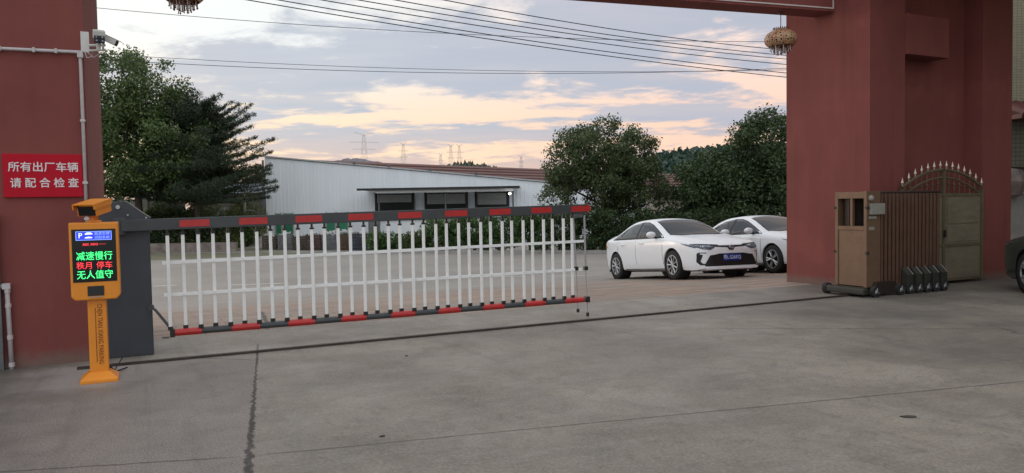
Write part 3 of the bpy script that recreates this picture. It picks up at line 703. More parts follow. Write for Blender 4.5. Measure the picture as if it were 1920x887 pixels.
def car_body_mesh():
    xs = [0, .008, .02, .04, .07, .11, .16, .22, .3, .4, .5, .6, .7, .8, .9, 1.0, 1.1, 1.2, 1.26, 1.32] + frange(1.4, 4.1, .1) + [4.16, 4.22, 4.28, 4.34, 4.4, 4.46, 4.51, 4.555, 4.59, 4.615, 4.635]
    vs = []; fs = []
    for x in xs:
        P = section(x); ring = [(y, z) for y, z in P] + [(-y, z) for y, z in P[-2:0:-1]]; k = len(ring)
        vs += [(x - XC, y, z) for y, z in ring]
    for i in range(len(xs) - 1):
        for j in range(k): fs.append((i * k + j, i * k + (j + 1) % k, (i + 1) * k + (j + 1) % k, (i + 1) * k + j))
    fs.append(tuple(range(k))); n0 = (len(xs) - 1) * k; fs.append(tuple(range(n0, n0 + k))[::-1])
    me = bpy.data.meshes.new('body'); me.from_pydata(vs, [], fs)
    bm = bmesh.new(); bm.from_mesh(me); bmesh.ops.recalc_face_normals(bm, faces=bm.faces); bm.to_mesh(me)
    bvh = BVHTree.FromBMesh(bm); bm.free()
    # wheel openings
    o = bpy.data.objects.new('tmp_body', me); COL.objects.link(o)
    cut = MB()
    for x in (-1.35, 1.35):
        for y0, y1 in ((.56, 1.1), (-1.1, -.56)): cut.lathe([(0, y0), (.365, y0), (.365, y1), (0, y1)], (x, 0, .335), 32, 'y')
    c = cut.build('tmp_cut', 'black')
    md = o.modifiers.new('b', 'BOOLEAN'); md.object = c; md.operation = 'DIFFERENCE'; md.solver = 'EXACT'
    dg = bpy.context.evaluated_depsgraph_get(); out = bpy.data.meshes.new_from_object(o.evaluated_get(dg))
    bpy.data.objects.remove(o); bpy.data.objects.remove(c); out.materials.clear()
    for p in out.polygons: p.use_smooth = True
    try: out.set_sharp_from_angle(angle=R(38))
    except Exception: pass
    return out, bvh
CAR_ME, CAR_BVH = car_body_mesh()
def patch(outline, axis, sign, off=.004, step=.05, thick=.006):
    """an outline seen along an axis, laid on the car body with its own small thickness"""
    pts = []
    for i in range(len(outline)):
        a = Vector(outline[i]); b = Vector(outline[(i + 1) % len(outline)]); k = max(1, int((b - a).length / step))
        pts += [a.lerp(b, j / k) for j in range(k)]
    ne = len(pts); edges = [(i, (i + 1) % ne) for i in range(ne)]
    xs = [p.x for p in pts]; ys = [p.y for p in pts]; inner = []
    def inside(p):
        c = False; j = ne - 1
        for i in range(ne):
            if (pts[i].y > p.y) != (pts[j].y > p.y) and p.x < (pts[j].x - pts[i].x) * (p.y - pts[i].y) / (pts[j].y - pts[i].y) + pts[i].x: c = not c
            j = i
        return c
    for a in np.arange(min(xs) + step / 2, max(xs), step):
        for b in np.arange(min(ys) + step / 2, max(ys), step):
            p = Vector((float(a), float(b)))
            if inside(p): inner.append(p)
    V, _, Fc, *_ = delaunay_2d_cdt(pts + inner, edges, [], 1, 1e-6)
    outv = []; nrm = []
    for p in V:
        if axis == 'y': o = Vector((p.x, sign * 3, p.y)); d = Vector((0, -sign, 0))
        elif axis == 'x': o = Vector((sign * 4, p.x, p.y)); d = Vector((-sign, 0, 0))
        else: o = Vector((p.x, p.y, 4)); d = Vector((0, 0, -1))
        h = CAR_BVH.ray_cast(o, d)
        if h[0] is None: h = CAR_BVH.find_nearest(o + d * (2.2 if axis != 'x' else 2))
        nn = h[1]
        if nn.dot(d) > 0: nn = -nn
        outv.append(h[0] + nn * off); nrm.append(nn)
    n = len(outv); vs = outv + [v - q * thick for v, q in zip(outv, nrm)]
    fs = [tuple(f) for f in Fc]; cnt = {}
    for f in fs:
        for i in range(len(f)):
            e = (f[i], f[(i + 1) % len(f)]); cnt[tuple(sorted(e))] = cnt.get(tuple(sorted(e)), []) + [e]
    side = [(e[0][0], e[0][1], e[0][1] + n, e[0][0] + n) for e in cnt.values() if len(e) == 1]
    return MB().add(vs, fs + [tuple(i + n for i in f)[::-1] for f in fs] + side)
def sx_(pts): return [(x - XC, z) for x, z in pts]
def car_wheel(parent, x, y, style):
    s = 1 if y > 0 else -1
    q = MB(); q.lathe([(.20, -.10), (.285, -.105), (.318, -.085), (.328, -.05), (.328, .05), (.318, .085), (.285, .105), (.20, .10)], (0, 0, 0), 36, 'y')
    t = q.build('wheel', 'rubber', parent, smooth=True); t.location = (x, y, .328)
    q = MB(); q.lathe([(0, s * .05), (.2, s * .05), (.205, s * .095), (.2, s * .1)], (0, 0, 0), 28, 'y'); q.build('rim_well', 'black', t)
    q = MB(); q.lathe([(.195, s * .085), (.2, s * .104), (.215, s * .104), (.222, s * .09)], (0, 0, 0), 36, 'y'); q.lathe([(0, s * .1), (.03, s * .1), (.04, s * .085)], (0, 0, 0), 16, 'y')
    nsp = 9 if style == 0 else 5
    for k in range(nsp):
        a = 2 * math.pi * k / nsp
        for da in ((0,) if style == 0 else (-.16, .16)):
            p = Vector((math.cos(a + da) * .2, s * .095, math.sin(a + da) * .2)); c = Vector((math.cos(a) * .03, s * .09, math.sin(a) * .03))
            q.tube([c, c.lerp(p, .5), p], [.017, .017, .024] if style == 0 else [.02, .017, .019], 6)
    q.build('rim', 'alloy', t)
def car(name, label, paint, m4, wstyle, plate=None, group=None):
    o = thing(name, label, 'car', m4=m4, group=group)
    me = CAR_ME.copy(); body = link('body', me, paint, o)
    for s in (1, -1):
        patch(sx_([(1.42, .955), (1.62, .962), (2.52, .975), (2.52, 1.338), (2.36, 1.325), (2.12, 1.272), (1.8, 1.145)]), 'y', s).build('window', 'side_glass', o, smooth=True)
        patch(sx_([(2.60, .976), (3.42, .995), (3.25, 1.235), (3.05, 1.292), (2.85, 1.325), (2.60, 1.34)]), 'y', s).build('window', 'side_glass', o, smooth=True)
        patch(sx_([(3.47, .997), (3.77, 1.005), (3.62, 1.085), (3.33, 1.215)]), 'y', s).build('window', 'side_glass', o, smooth=True)
        patch(sx_([(1.30, .93), (2.5, .952), (3.8, .975), (3.86, .99), (3.66, 1.09), (3.3, 1.245), (3.05, 1.315), (2.56, 1.358), (2.3, 1.34), (2.05, 1.27), (1.72, 1.13)]), 'y', s, .0015).build('window_trim', 'black', o, smooth=True)
        for xa in (1.32, 2.56, 3.50):
            top_ = .92
            patch(sx_([(xa, .26 if xa < 3 else .55), (xa + .012, .26 if xa < 3 else .55), (xa + .012, top_), (xa, top_)]), 'y', s, .0015, .1, .004).build('door_seam', 'grey_metal', o)
        patch(sx_([(1.2, .25), (3.2, .25), (3.2, .235), (1.2, .235)]), 'y', s, .002, .1, .004).build('sill_strip', 'black', o)
        for xh in (2.25, 3.22):
            q = MB(); w = half(xh) * 1.018
            q.tube([(xh - .1 - XC, s * (w - .01), .84), (xh - .07 - XC, s * (w + .025), .845), (xh + .08 - XC, s * (w + .025), .85), (xh + .1 - XC, s * (w - .01), .85)], .013, 8); q.build('door_handle', paint, o, smooth=True)
        # mirror
        q = MB(); q.tube([(1.62 - XC, s * .84, .955), (1.6 - XC, s * .93, .965)], .028, 8); base = q.build('mirror', 'black', o)
        q = MB(); q.lathe([(0, -.075), (.05, -.07), (.075, -.03), (.078, .02), (.066, .06), (0, .07)], (0, 0, 0), 16, 'x')
        q.v = [(1.60 - XC + v[0] * .9, s * .985 + v[1] * 1.45, 1.02 + v[2] * .95) for v in q.v]; q.build('mirror_cap', paint, base, smooth=True)
        # headlamp, tail lamp, fog lamp surround
        patch([(s * a, b) for a, b in ((.40, .655), (.50, .61), (.66, .63), (.80, .70), (.80, .735), (.62, .72), (.40, .70))], 'x', -1, .006, .04).build('headlight', 'lamp', o, smooth=True)
        patch([(s * a, b) for a, b in ((.30, .70), (.62, .722), (.80, .742), (.80, .752), (.60, .738), (.30, .715))], 'x', -1, .008, .04).build('headlight_brow', 'black', o)
        patch(sx_([(.18, .66), (.55, .76), (.62, .785), (.3, .735), (.16, .70)]), 'y', s, .006, .04).build('headlight_side', 'lamp', o, smooth=True)
        patch([(s * a, b) for a, b in ((.60, .54), (.71, .55), (.71, .525), (.66, .515), (.70, .38), (.66, .33), (.52, .315), (.52, .295), (.70, .30), (.75, .37), (.75, .545), (.72, .565), (.60, .56))], 'x', -1, .006, .03).build('fog_lamp_surround', 'black', o)
        q = MB(); q.lathe([(0, -.02), (.04, -.015), (.05, .02)], (.11 - XC, s * .665, .36), 14, 'x'); q.build('fog_lamp', 'black', o)
        patch(sx_([(4.22, .80), (4.40, .78), (4.62, .80), (4.62, .88), (4.5, .91), (4.3, .87)]), 'y', s, .005, .04).build('tail_light', 'amber', o, smooth=True)
        for xw in (-1.35, 1.35): car_wheel(o, xw, s * .765, wstyle)
        for xw in (-1.35, 1.35):     # dark inner wheel house
            q = MB(); q.lathe([(.36, s * .60), (.362, s * .845)], (xw, 0, .335), 28, 'y'); q.lathe([(0, s * .60), (.36, s * .60)], (xw, 0, .335), 28, 'y'); q.build('wheel_house', 'black', o)
    # glazing front and back
    patch([(x - XC, y) for x, y in ((1.27, -.66), (1.235, -.35), (1.225, 0), (1.235, .35), (1.27, .66), (1.45, .645), (1.8, .585), (2.08, .535), (2.12, .3), (2.13, 0), (2.12, -.3), (2.08, -.535), (1.8, -.585), (1.45, -.645))], 'z', 1, .004, .06).build('windshield', 'glass', o, smooth=True)
    patch([(x - XC, y) for x, y in ((3.42, -.5), (3.38, 0), (3.42, .5), (3.98, .55), (4.04, .3), (4.05, 0), (4.04, -.3), (3.98, -.55))], 'z', 1, .004, .06).build('rear_window', 'glass', o, smooth=True)
    patch([(x - XC, y) for x, y in ((1.20, -.66), (1.16, 0), (1.20, .66), (1.255, .66), (1.22, .35), (1.21, 0), (1.22, -.35), (1.255, -.66))], 'z', 1, .003, .05).build('wiper_cowl', 'black', o)
    # nose
    patch([(-.44, .505), (-.52, .50), (-.635, .31), (-.62, .27), (.62, .27), (.635, .31), (.52, .50), (.44, .505), (.30, .53), (-.30, .53)], 'x', -1, .006, .05).build('grille', 'black', o)
    patch([(-.42, .675), (-.09, .655), (-.05, .60), (.05, .60), (.09, .655), (.42, .675), (.42, .70), (.09, .695), (-.09, .695), (-.42, .70)], 'x', -1, .007, .04).build('upper_grille', 'black', o)
    q = MB()
    for a, b, c in ((.055, .036, 0), (.022, .036, 0), (.035, .016, .016)):
        q.tube([(-XC - .012, a * math.cos(w), .665 + c + b * math.sin(w)) for w in [2 * math.pi * k / 20 for k in range(21)]], .005, 6, False)
    q.build('emblem', 'chrome', o)
    q = MB(); q.prism([(-.62, .20), (.62, .20), (.66, .245), (-.66, .245)], -XC - .01, -XC + .06, 'x'); q.build('bumper_lip', paint, o, bevel=.01)
    q = MB(); q.box(-2.1, 2.1, -.68, .68, .17, .24); q.build('underbody', 'black', o)
    if plate:
        q = MB(); q.box(-XC - .024, -XC - .012, -.22, .22, .375, .515); p = q.build('license_plate', 'plate', o, bevel=.002)
        text(plate, .105, 'plate_text', p, 'lettering', (-XC - .0252, 0, .443), (R(90), 0, R(-90)), .88, .001)
    return o
def car_matrix(front, rear_dir, s):
    """front: ground point under the near front wheel; rear_dir: heading to the tail; s: side of that wheel (+1/-1 in car y)"""
    d = Vector((rear_dir[0], rear_dir[1], 0)).normalized()
    f = Vector((front[0], front[1], 0)); f.z = gz(f.x, f.y); r = f + d * 2.7; r.z = gz(r.x, r.y)
    X = (r - f).normalized(); Yh = Vector((0, 0, 1)).cross(X).normalized(); Z = X.cross(Yh)
    c = (f + r) / 2 - Yh * (.765 * s)
    m = Matrix((X, Yh, Z)).transposed().to_4x4(); m.translation = c + Vector((0, 0, .003)); return m
rear = Vector((-.325, .946))
car('parked_car', 'white sedan with a blue number plate, left of the other white car', 'car_white', car_matrix((3.60, 16.3), rear, 1), 0, '粤L·526KQ', 'white cars parked in the yard')
car('parked_car', 'white sedan half hidden behind the right pillar, right of the other white car', 'car_white', car_matrix((6.10, 17.2), rear, 1), 1, None, 'white cars parked in the yard')
dh = Vector((.06, .998, 0)).normalized(); nose = Vector((8.62, 12.0, 0)); Xd = -dh; Yd = Vector((0, 0, 1)).cross(Xd)
md = Matrix((Xd, Yd, Vector((0, 0, 1)))).transposed().to_4x4(); md.translation = nose - dh * 2.3
car('parked_car', 'dark car nosing in at the right edge, in front of the red pillar', 'car_dark', md, 1)

# ------------------------------------------------------------------ vegetation
def leaves_mesh(name, C, size, m, parent=None, up=.25, seed=1, asp=.5):
    rs = np.random.RandomState(seed); C = np.asarray(C, float); n = len(C)
    d = rs.normal(size=(n, 3)); d[:, 2] += up * 0; d /= np.linalg.norm(d, axis=1)[:, None]
    a = rs.normal(size=(n, 3)); a -= (a * d).sum(1)[:, None] * d; a /= np.linalg.norm(a, axis=1)[:, None]; b = np.cross(d, a)
    s = size * rs.uniform(.55, 1.35, n)[:, None]
    V = np.stack([C - a * s, C - b * s * asp + d * s * .15, C + a * s, C + b * s * asp + d * s * .15], 1).reshape(-1, 3)
    me = bpy.data.meshes.new(name); me.vertices.add(4 * n); me.vertices.foreach_set('co', V.ravel())
    me.loops.add(4 * n); me.loops.foreach_set('vertex_index', np.arange(4 * n, dtype=np.int32))
    me.polygons.add(n); me.polygons.foreach_set('loop_start', np.arange(0, 4 * n, 4, dtype=np.int32)); me.polygons.foreach_set('loop_total', np.full(n, 4, dtype=np.int32))
    me.update(); me.validate()
    return link(name, me, m, parent)
LM = dict(
    mid=leafmat('leaf_mid', (.04, .078, .024), (.08, .13, .038), (.15, .20, .066)),
    dark=leafmat('leaf_dark', (.022, .044, .016), (.042, .076, .026), (.085, .13, .042)),
    round=leafmat('leaf_round', (.034, .062, .02), (.064, .098, .034), (.12, .145, .058)),
    needle=leafmat('needle', (.018, .034, .016), (.03, .052, .024), (.058, .085, .036)),
    hedge=leafmat('leaf_hedge', (.03, .07, .018), (.06, .125, .032), (.11, .20, .052)),
    grass=leafmat('grass_blade', (.07, .10, .028), (.115, .155, .042), (.18, .20, .075)),
    bush=leafmat('leaf_bush', (.035, .06, .016), (.06, .1, .026), (.1, .14, .04)))
def blob_leaves(clumps, per, seed):
    rs = np.random.RandomState(seed); out = []
    for (x, y, z, r) in clumps:
        k = int(per * r * r); d = rs.normal(size=(k, 3)); d /= np.linalg.norm(d, axis=1)[:, None]
        rad = r * (.35 + .65 * rs.uniform(size=(k, 1)) ** .5) * (1 + .22 * rs.normal(size=(k, 1)))
        out.append(np.array([x, y, z]) + d * rad * np.array([1, 1, .8]))
    return np.concatenate(out)
def tree(label, base, ell, nclump, rc, per, lsize, lm, seed, trunk_r=.14, trunk_top=None, group='trees in the yard', name='broadleaf_tree', extra=(), s_=1.0):
    """ell: list of (cx,cy,cz,rx,ry,rz) relative to base that the crown fills"""
    rs = random.Random(seed); bx, by = base[0], base[1]; bz = gz(bx, by)
    ell = [(e[0] * s_, e[1] * s_, (e[2] - 2.21) * s_ + 2.21, e[3] * s_, e[4] * s_, e[5] * s_) for e in ell]; rc *= s_; per /= s_ ** 2; lsize *= s_; trunk_r *= s_
    o = thing(name, label, 'tree', (bx, by, bz), 0, group)
    cl = []
    for i in range(nclump):
        e = ell[i % len(ell)]
        while True:
            p = Vector((rs.uniform(-1, 1), rs.uniform(-1, 1), rs.uniform(-1, 1)))
            if .3 < p.length < 1: break
        p = p.normalized() * (p.length ** .6)
        cl.append((e[0] + p.x * e[3], e[1] + p.y * e[4], e[2] + p.z * e[5], rc * rs.uniform(.6, 1.3)))
    cl += list(extra)
    leaves_mesh('crown', blob_leaves(cl, per, seed), lsize, LM[lm], o, seed=seed)
    q = MB(); zt = trunk_top or ell[0][2]
    tx, ty = ell[0][0] * .6, ell[0][1] * .6
    q.tube([(0, 0, -.1), (.04, .02, .3), (tx * .3, ty * .3, zt * .45), (tx, ty, zt)], [trunk_r * 1.35, trunk_r, trunk_r * .8, trunk_r * .4], 9)
    for c in rs.sample(cl, min(len(cl), 26)):
        z0 = rs.uniform(.35, .85) * zt; f = z0 / zt; s = Vector((tx * f * .8, ty * f * .8, z0)); e = Vector(c[:3]); mdp = s.lerp(e, .5) + Vector((rs.uniform(-.2, .2), rs.uniform(-.2, .2), .15))
        q.tube([s, mdp, e], [trunk_r * .42, trunk_r * .25, .012], 5)
    q.build('trunk', 'bark', o, smooth=True)
    return o
# left broadleaf: crown over the pillar's shoulder
b0 = at(262, 440, 40)
tree('tall loose broadleaf tree rising just right of the left pillar', (b0.x, b0.y), [(0, 0, 4.6, 2.6, 2.2, 1.7), (-1.0, 0, 6.1, 2.2, 1.9, 1.8), (1.0, -.3, 4.1, 2.5, 2, 1.4), (.2, 0, 6.4, 1.5, 1.4, 1.5), (.4, 0, 3.5, 2.6, 2, .9), (-1, 0, 3.6, 2.4, 2, 1.1)], 210, .48, 1150, .062, 'mid', 11, .16, s_=1.45)
b0 = at(372, 440, 40.5)
# dark layered conifer: tiers of long drooping boughs
def conifer(label, base, height, reach, seed):
    rs = random.Random(seed); bx, by = base; bz = gz(bx, by)
    o = thing('conifer_tree', label, 'tree', (bx, by, bz), 0, 'trees in the yard')
    q = MB(); q.tube([(0, 0, -.1), (.03, 0, height * .5), (.1, 0, height * .96)], [.17, .12, .03], 9); pts = []
    for i in range(260):
        f = i / 260; z = height * (.30 + .66 * f ** .9); a = rs.uniform(0, 6.283); z += rs.uniform(-.25, .25)
        ln = reach * (1.05 - .80 * f ** 1.6) * rs.uniform(.45, 1.05) * (1.12 if math.cos(a) > 0 else .9)
        rise = rs.uniform(-.12, .30) + .5 * f
        e = Vector((math.cos(a) * ln, math.sin(a) * ln, z + ln * rise)); s = Vector((0, 0, z)); m_ = s.lerp(e, .55) + Vector((0, 0, -.06 * ln))
        q.tube([s, m_, e], [.035, .02, .006], 5)
        for j in range(int(170 * ln)):
            t = rs.uniform(.22, 1.04) ; p = (s * (1 - t) ** 2 + m_ * 2 * t * (1 - t) + e * t * t) if t < 1 else e
            side = Vector((-math.sin(a), math.cos(a), 0)) * rs.gauss(0, .30 * (1.15 - t) * ln * .5 + .05)
            pts.append(p + side + Vector((rs.gauss(0, .06), rs.gauss(0, .06), rs.gauss(0, .05) + .10 * side.length)))
    leaves_mesh('crown', pts, .085, LM['needle'], o, seed=seed, asp=.2)
    q.build('trunk', 'bark', o, smooth=True)
conifer('dark layered conifer with long spreading boughs standing before the white warehouse', (b0.x, b0.y), 7.6, 4.25, 5)
b0 = at(1132, 440, 36.5)
tree('dense round crowned tree standing alone behind the white car', (b0.x, b0.y), [(0, 0, 3.7, 2.6, 2.4, 2.2), (.3, 0, 4.7, 2.3, 2.0, 1.5), (-.6, 0, 4.4, 2.2, 2.0, 1.6), (-.4, 0, 3.0, 2.6, 2.2, 1.4), (1.6, 0, 3.0, 1.4, 1.3, 1.2), (0, 0, 4.2, 2.5, 2, 1.7)], 250, .42, 1050, .066, 'round', 23, .15, s_=1.04)
b0 = at(1420, 440, 35)
tree('big dark broadleaf tree filling the gap beside the right pillar', (b0.x, b0.y), [(.4, 0, 3.1, 2.3, 2, 2.2), (.9, 0, 4.2, 1.7, 1.6, 1.35), (-.6, 0, 2.2, 2.0, 1.8, 1.5), (1.2, 0, 2.2, 2.2, 1.8, 2)], 230, .45, 900, .068, 'dark', 31, .15, s_=1.25)
b0 = at(1328, 440, 36)
tree('low dark bushy tree between the round tree and the right pillar tree', (b0.x, b0.y), [(0, 0, 2.2, 1.7, 1.6, 1.3), (.8, 0, 2.9, 1.6, 1.4, 1.2), (.3, 0, 2.6, 1.5, 1.4, 1.1), (.5, 0, 1.3, 1.8, 1.5, 1.0)], 150, .42, 1000, .062, 'dark', 37, .11, s_=1.42)
b0 = at(1256, 440, 37)
tree('small slender tree in front of the beige factory wall', (b0.x, b0.y), [(0, 0, 2.0, .55, .5, .85), (-.1, 0, 1.4, .75, .6, .6)], 22, .17, 480, .085, 'dark', 41, .05)

def bush(label, px, Y, r, h, lm, seed, lsize=.06, per=1500, group='hedge bushes along the yard edge', cat='bush', name='hedge_bush'):
    p = at(px, 440, Y); z = gz(p.x, p.y); rs = random.Random(seed)
    o = thing(name, label, cat, (p.x, p.y, z), 0, group); cl = []
    for i in range(int(24 * r * 2.2)): cl.append((rs.uniform(-r, r), rs.uniform(-.5, .5), h * rs.uniform(.10, .9), .33 * rs.uniform(.7, 1.2)))
    for i in range(int(6 * r)): cl.append((rs.uniform(-r, r) * .85, rs.uniform(-.3, .3), h * rs.uniform(.85, 1.02), .14))
    leaves_mesh('foliage', blob_leaves(cl, per, seed), lsize, LM[lm], o, seed=seed)
    q = MB()
    for i in range(9): 
        c = rs.choice(cl); q.tube([(rs.uniform(-.2, .2), rs.uniform(-.1, .1), 0), (c[0] * .5, c[1] * .5, c[2] * .5), c[:3]], [.022, .016, .006], 5)
    q.build('stems', 'bark', o)
    return o
hb = [(722, .7, .95, 'hedge', 'sparse sprawling bush at the left end of the hedge, beside the dark post'), (778, .65, 1.0, 'bush', 'yellowish low bush, second from the left end of the hedge'), (830, .75, 1.45, 'hedge', 'rising green bush before the white loading dock, third from the left end of the hedge'), (885, .8, 1.65, 'hedge', 'dense green hedge bush below the third red patch from the boom tip'),
      (940, .8, 1.75, 'hedge', 'dense green hedge bush below the second red patch from the boom tip'), (995, .8, 1.8, 'hedge', 'dense green hedge bush just left of the round tree trunk'), (1050, .8, 1.82, 'dark', 'dark hedge bush directly behind the tip of the boom'), (1108, .85, 1.85, 'dark', 'dark hedge bush at the foot of the round tree'),
      (1170, .9, 1.75, 'dark', 'dark hedge bush behind the tail of the white car'), (1232, .9, 1.7, 'dark', 'dark hedge bush behind the roof of the white car'), (1300, .95, 1.75, 'dark', 'dark hedge bush seen between the two white cars'), (1372, .95, 1.8, 'dark', 'dark hedge bush behind the half hidden white car'), (1440, .95, 1.8, 'dark', 'dark hedge bush at the right end of the hedge, by the red pillar')]
for i, (px, r, h, lm, lb) in enumerate(hb): h *= 1.0 if px < 800 else 1.12; bush(lb, px, on_ground(px, 475.5).y + .85, r * 1.12, h, lm, 60 + i)
# planted bank on the left
def grassy(name, pxs, Y, h, count, size, lm, seed):
    a = at(pxs[0], 440, Y); b = at(pxs[1], 440, Y); rs = np.random.RandomState(seed)
    x = rs.uniform(a.x, b.x, count); y = Y + rs.uniform(-1.2, 3.0, count); k = (y - Y + 1.2) / 4.2
    z = gzn(30) + h * (.25 + .75 * k) * (.6 + .4 * np.sin(x * 1.3) ** 2) * rs.uniform(.4, 1.1, count)
    o = leaves_mesh(name, np.stack([x, y, z], 1), size, LM[lm], None, seed=seed, asp=.16); tag(o, kind='stuff')
    return o
grassy('grass', (250, 470), 41.6, 3.5, 16000, .16, 'grass', 3)
m_ = MB(); a = on_ground(240, 473.5); b = on_ground(452, 473.5); zz = gzn(30)
m_.box(a.x, b.x, a.y, a.y + .3, zz - .1, zz + .62)
o = m_.build('retaining_wall', 'stone'); tag(o, 'low brown stone retaining wall under the grassy bank on the left', 'wall')
for i, (px, r, h, lm, lb, Y) in enumerate([(240, 1.0, 1.3, 'dark', 'dark low shrub on the bank just right of the barrier housing', 41.2), (318, 1.1, 2.0, 'bush', 'pale green shrub on the bank right of the left tree trunk', 42.5), (392, .9, 1.6, 'dark', 'dark shrub under the conifer on the grassy bank', 41.2), (446, .75, 1.5, 'bush', 'yellow green shrub at the right end of the grassy bank', 41.6), (300, 1.2, 1.2, 'dark', 'dark shrub in the shade at the front of the bank', 41), (355, 1.2, 1.15, 'dark', 'dark spreading shrub in front of the conifer trunk', 41)]):
    bush(lb, px, Y, r, h, lm, 90 + i, .075, 1100, 'shrubs on the grassy bank', 'shrub', 'shrub')

# ------------------------------------------------------------------ buildings of the yard
def wh_z(x): return 4.76 - .1065 * (x + 15.3)
g0 = gzn(30)
wh = thing('warehouse', 'long white corrugated metal warehouse with a sloping roof edge and a canopy over its doors', 'warehouse', (0, 0, 0))
xs = frange(-15.42, 9.42, .12); ribs = [0, .035, .035, 0]; vs = []; fs = []
ribp = []
x = -15.42; 
while x < 9.3: ribp += [(x, 0), (x + .16, 0), (x + .18, -.012), (x + .22, -.012)]; x += .24
vs = [(x_, 47 + d, z) for x_, d in ribp for z in (g0 - .2, wh_z(x_))]
fs = [(2 * i, 2 * i + 2, 2 * i + 3, 2 * i + 1) for i in range(len(ribp) - 1)]
M['corrugated'] = mat('corrugated_white', (.76, .80, .84), .5, 0, var=.06, scale=.5, stretch=(3, 1, .3))
MB().add(vs, fs).build('wall', 'corrugated', wh)
q = MB(); q.add([(-15.45, 47.05, g0), (-15.45, 80, g0), (-15.45, 80, 4.7), (-15.45, 47.05, 4.7)], [(0, 1, 2, 3)])
q.add([(9.4, 47.05, g0), (9.4, 80, g0), (9.4, 80, 2.1), (9.4, 47.05, 2.1)], [(0, 1, 2, 3)]); q.build('side_wall', 'corrugated', wh)
q = MB(); q.add([(-15.6, 46.9, wh_z(-15.6) + .03), (9.5, 46.9, wh_z(9.5) + .03), (9.5, 80, wh_z(9.5) + .03), (-15.6, 80, wh_z(-15.6) + .03), (-15.6, 46.9, wh_z(-15.6) + .12), (9.5, 46.9, wh_z(9.5) + .12), (9.5, 80, wh_z(9.5) + .12), (-15.6, 80, wh_z(-15.6) + .12)], [(0, 1, 2, 3), (4, 5, 6, 7), (0, 1, 5, 4), (1, 2, 6, 5), (2, 3, 7, 6), (3, 0, 4, 7)])
roof_ = q.build('roof', mat('roof_sheet', (.42, .42, .43), .5, .2), wh)
q = MB()
for px in (665, 730, 807, 893): 
    p = at(px, 330, 46.9); q.box(p.x - .08, p.x + .08, 46.8, 46.95, wh_z(p.x) + .121, wh_z(p.x) + .24)
q.build('roof_bracket', 'grey_metal', roof_)
q = MB(); q.tube([(-15.5, 46.85, g0), (-15.5, 46.85, 4.6)], .07, 8); q.build('downpipe', 'grey_metal', wh)
cz = 2.62
q = MB(); q.box(-9.0, .45, 43.9, 46.9, cz - .06, cz + .02); can = q.build('canopy', 'grey_metal', wh)
q = MB(); q.box(-9.05, .5, 43.82, 43.895, cz - .1, cz + .03); q.build('canopy_edge', 'black', can)
q = MB(); q.box(-8.0, .15, 44.0, 44.1, cz - .26, cz - .065); q.box(.3, .6, 43.9, 44.4, cz - .16, cz - .0); q.build('canopy_beam', 'trim_pale', can)
for x in (-7.85, -3.9, .1):
    q = MB(); q.tube([(x, 44.3, g0), (x, 44.3, cz - .07)], .05, 8); q.build('canopy_post', 'grey_metal', can)
dz = 1.05
for (a, b, sh) in ((706.6, 773.7, 380), (799.6, 874, 383), (894, 951, 384)):
    A_ = at(a, 380, 46.9); B_ = at(b, 380, 46.9); S_ = at(a, sh, 46.9).z
    q = MB(); q.box(A_.x, B_.x, 46.90, 46.945, dz, 2.36); fr = q.build('loading_door', 'dark_open', wh)
    q = MB(); q.box(A_.x + .05, B_.x - .05, 46.82, 46.89, S_, 2.3); 
    for k in range(3): q.box(A_.x + .05, B_.x - .05, 46.80, 46.819, S_ + .05 + k * .13, S_ + .1 + k * .13)
    q.build('shutter', 'shutter', fr)
    q = MB(); q.box(A_.x - .12, A_.x - .01, 46.86, 46.955, dz, 2.42); q.box(B_.x + .01, B_.x + .12, 46.86, 46.955, dz, 2.42); q.box(A_.x - .12, B_.x + .12, 46.86, 46.955, 2.421, 2.5); q.build('door_frame', 'black', fr)
p = at(956, 363, 43.78); q = MB(); q.lathe([(0, -.07), (.05, -.05), (.075, 0), (.05, .05), (0, .07)], (p.x, 43.74, p.z), 12); q.build('lamp', 'lamp_on', wh)
q = MB(); q.box(-8.4, 1.2, 44.6, 46.85, g0, dz - .03); dk = q.build('loading_dock', 'corrugated', wh)
q = MB(); q.box(-8.45, 1.25, 44.5, 44.595, dz - .3, dz - .22); q.build('dock_edge', 'grey_metal', dk)
for a, b in ((518, 527), (533, 549), (613, 628), (633, 652)):
    A_ = at(a, 430, 46.9); B_ = at(b, 430, 46.9); q = MB(); q.box(A_.x, B_.x, 46.91, 46.95, g0, 1.25); gd = q.build('side_door', 'green_door', wh)
    q = MB(); q.box(A_.x - .06, A_.x - .005, 46.88, 46.955, g0, 1.3); q.box(B_.x + .005, B_.x + .06, 46.88, 46.955, g0, 1.3); q.build('door_frame', 'shutter', gd)
pp = at(702, 440, 42.5); q = MB(); q.box(-.3, .3, -.2, .2, 0, 2.0); o = q.build('gate_post', 'grey_metal', None, bevel=.02); o.location = (pp.x, pp.y, g0); tag(o, 'dark square post standing at the left end of the hedge in front of the warehouse', 'post')

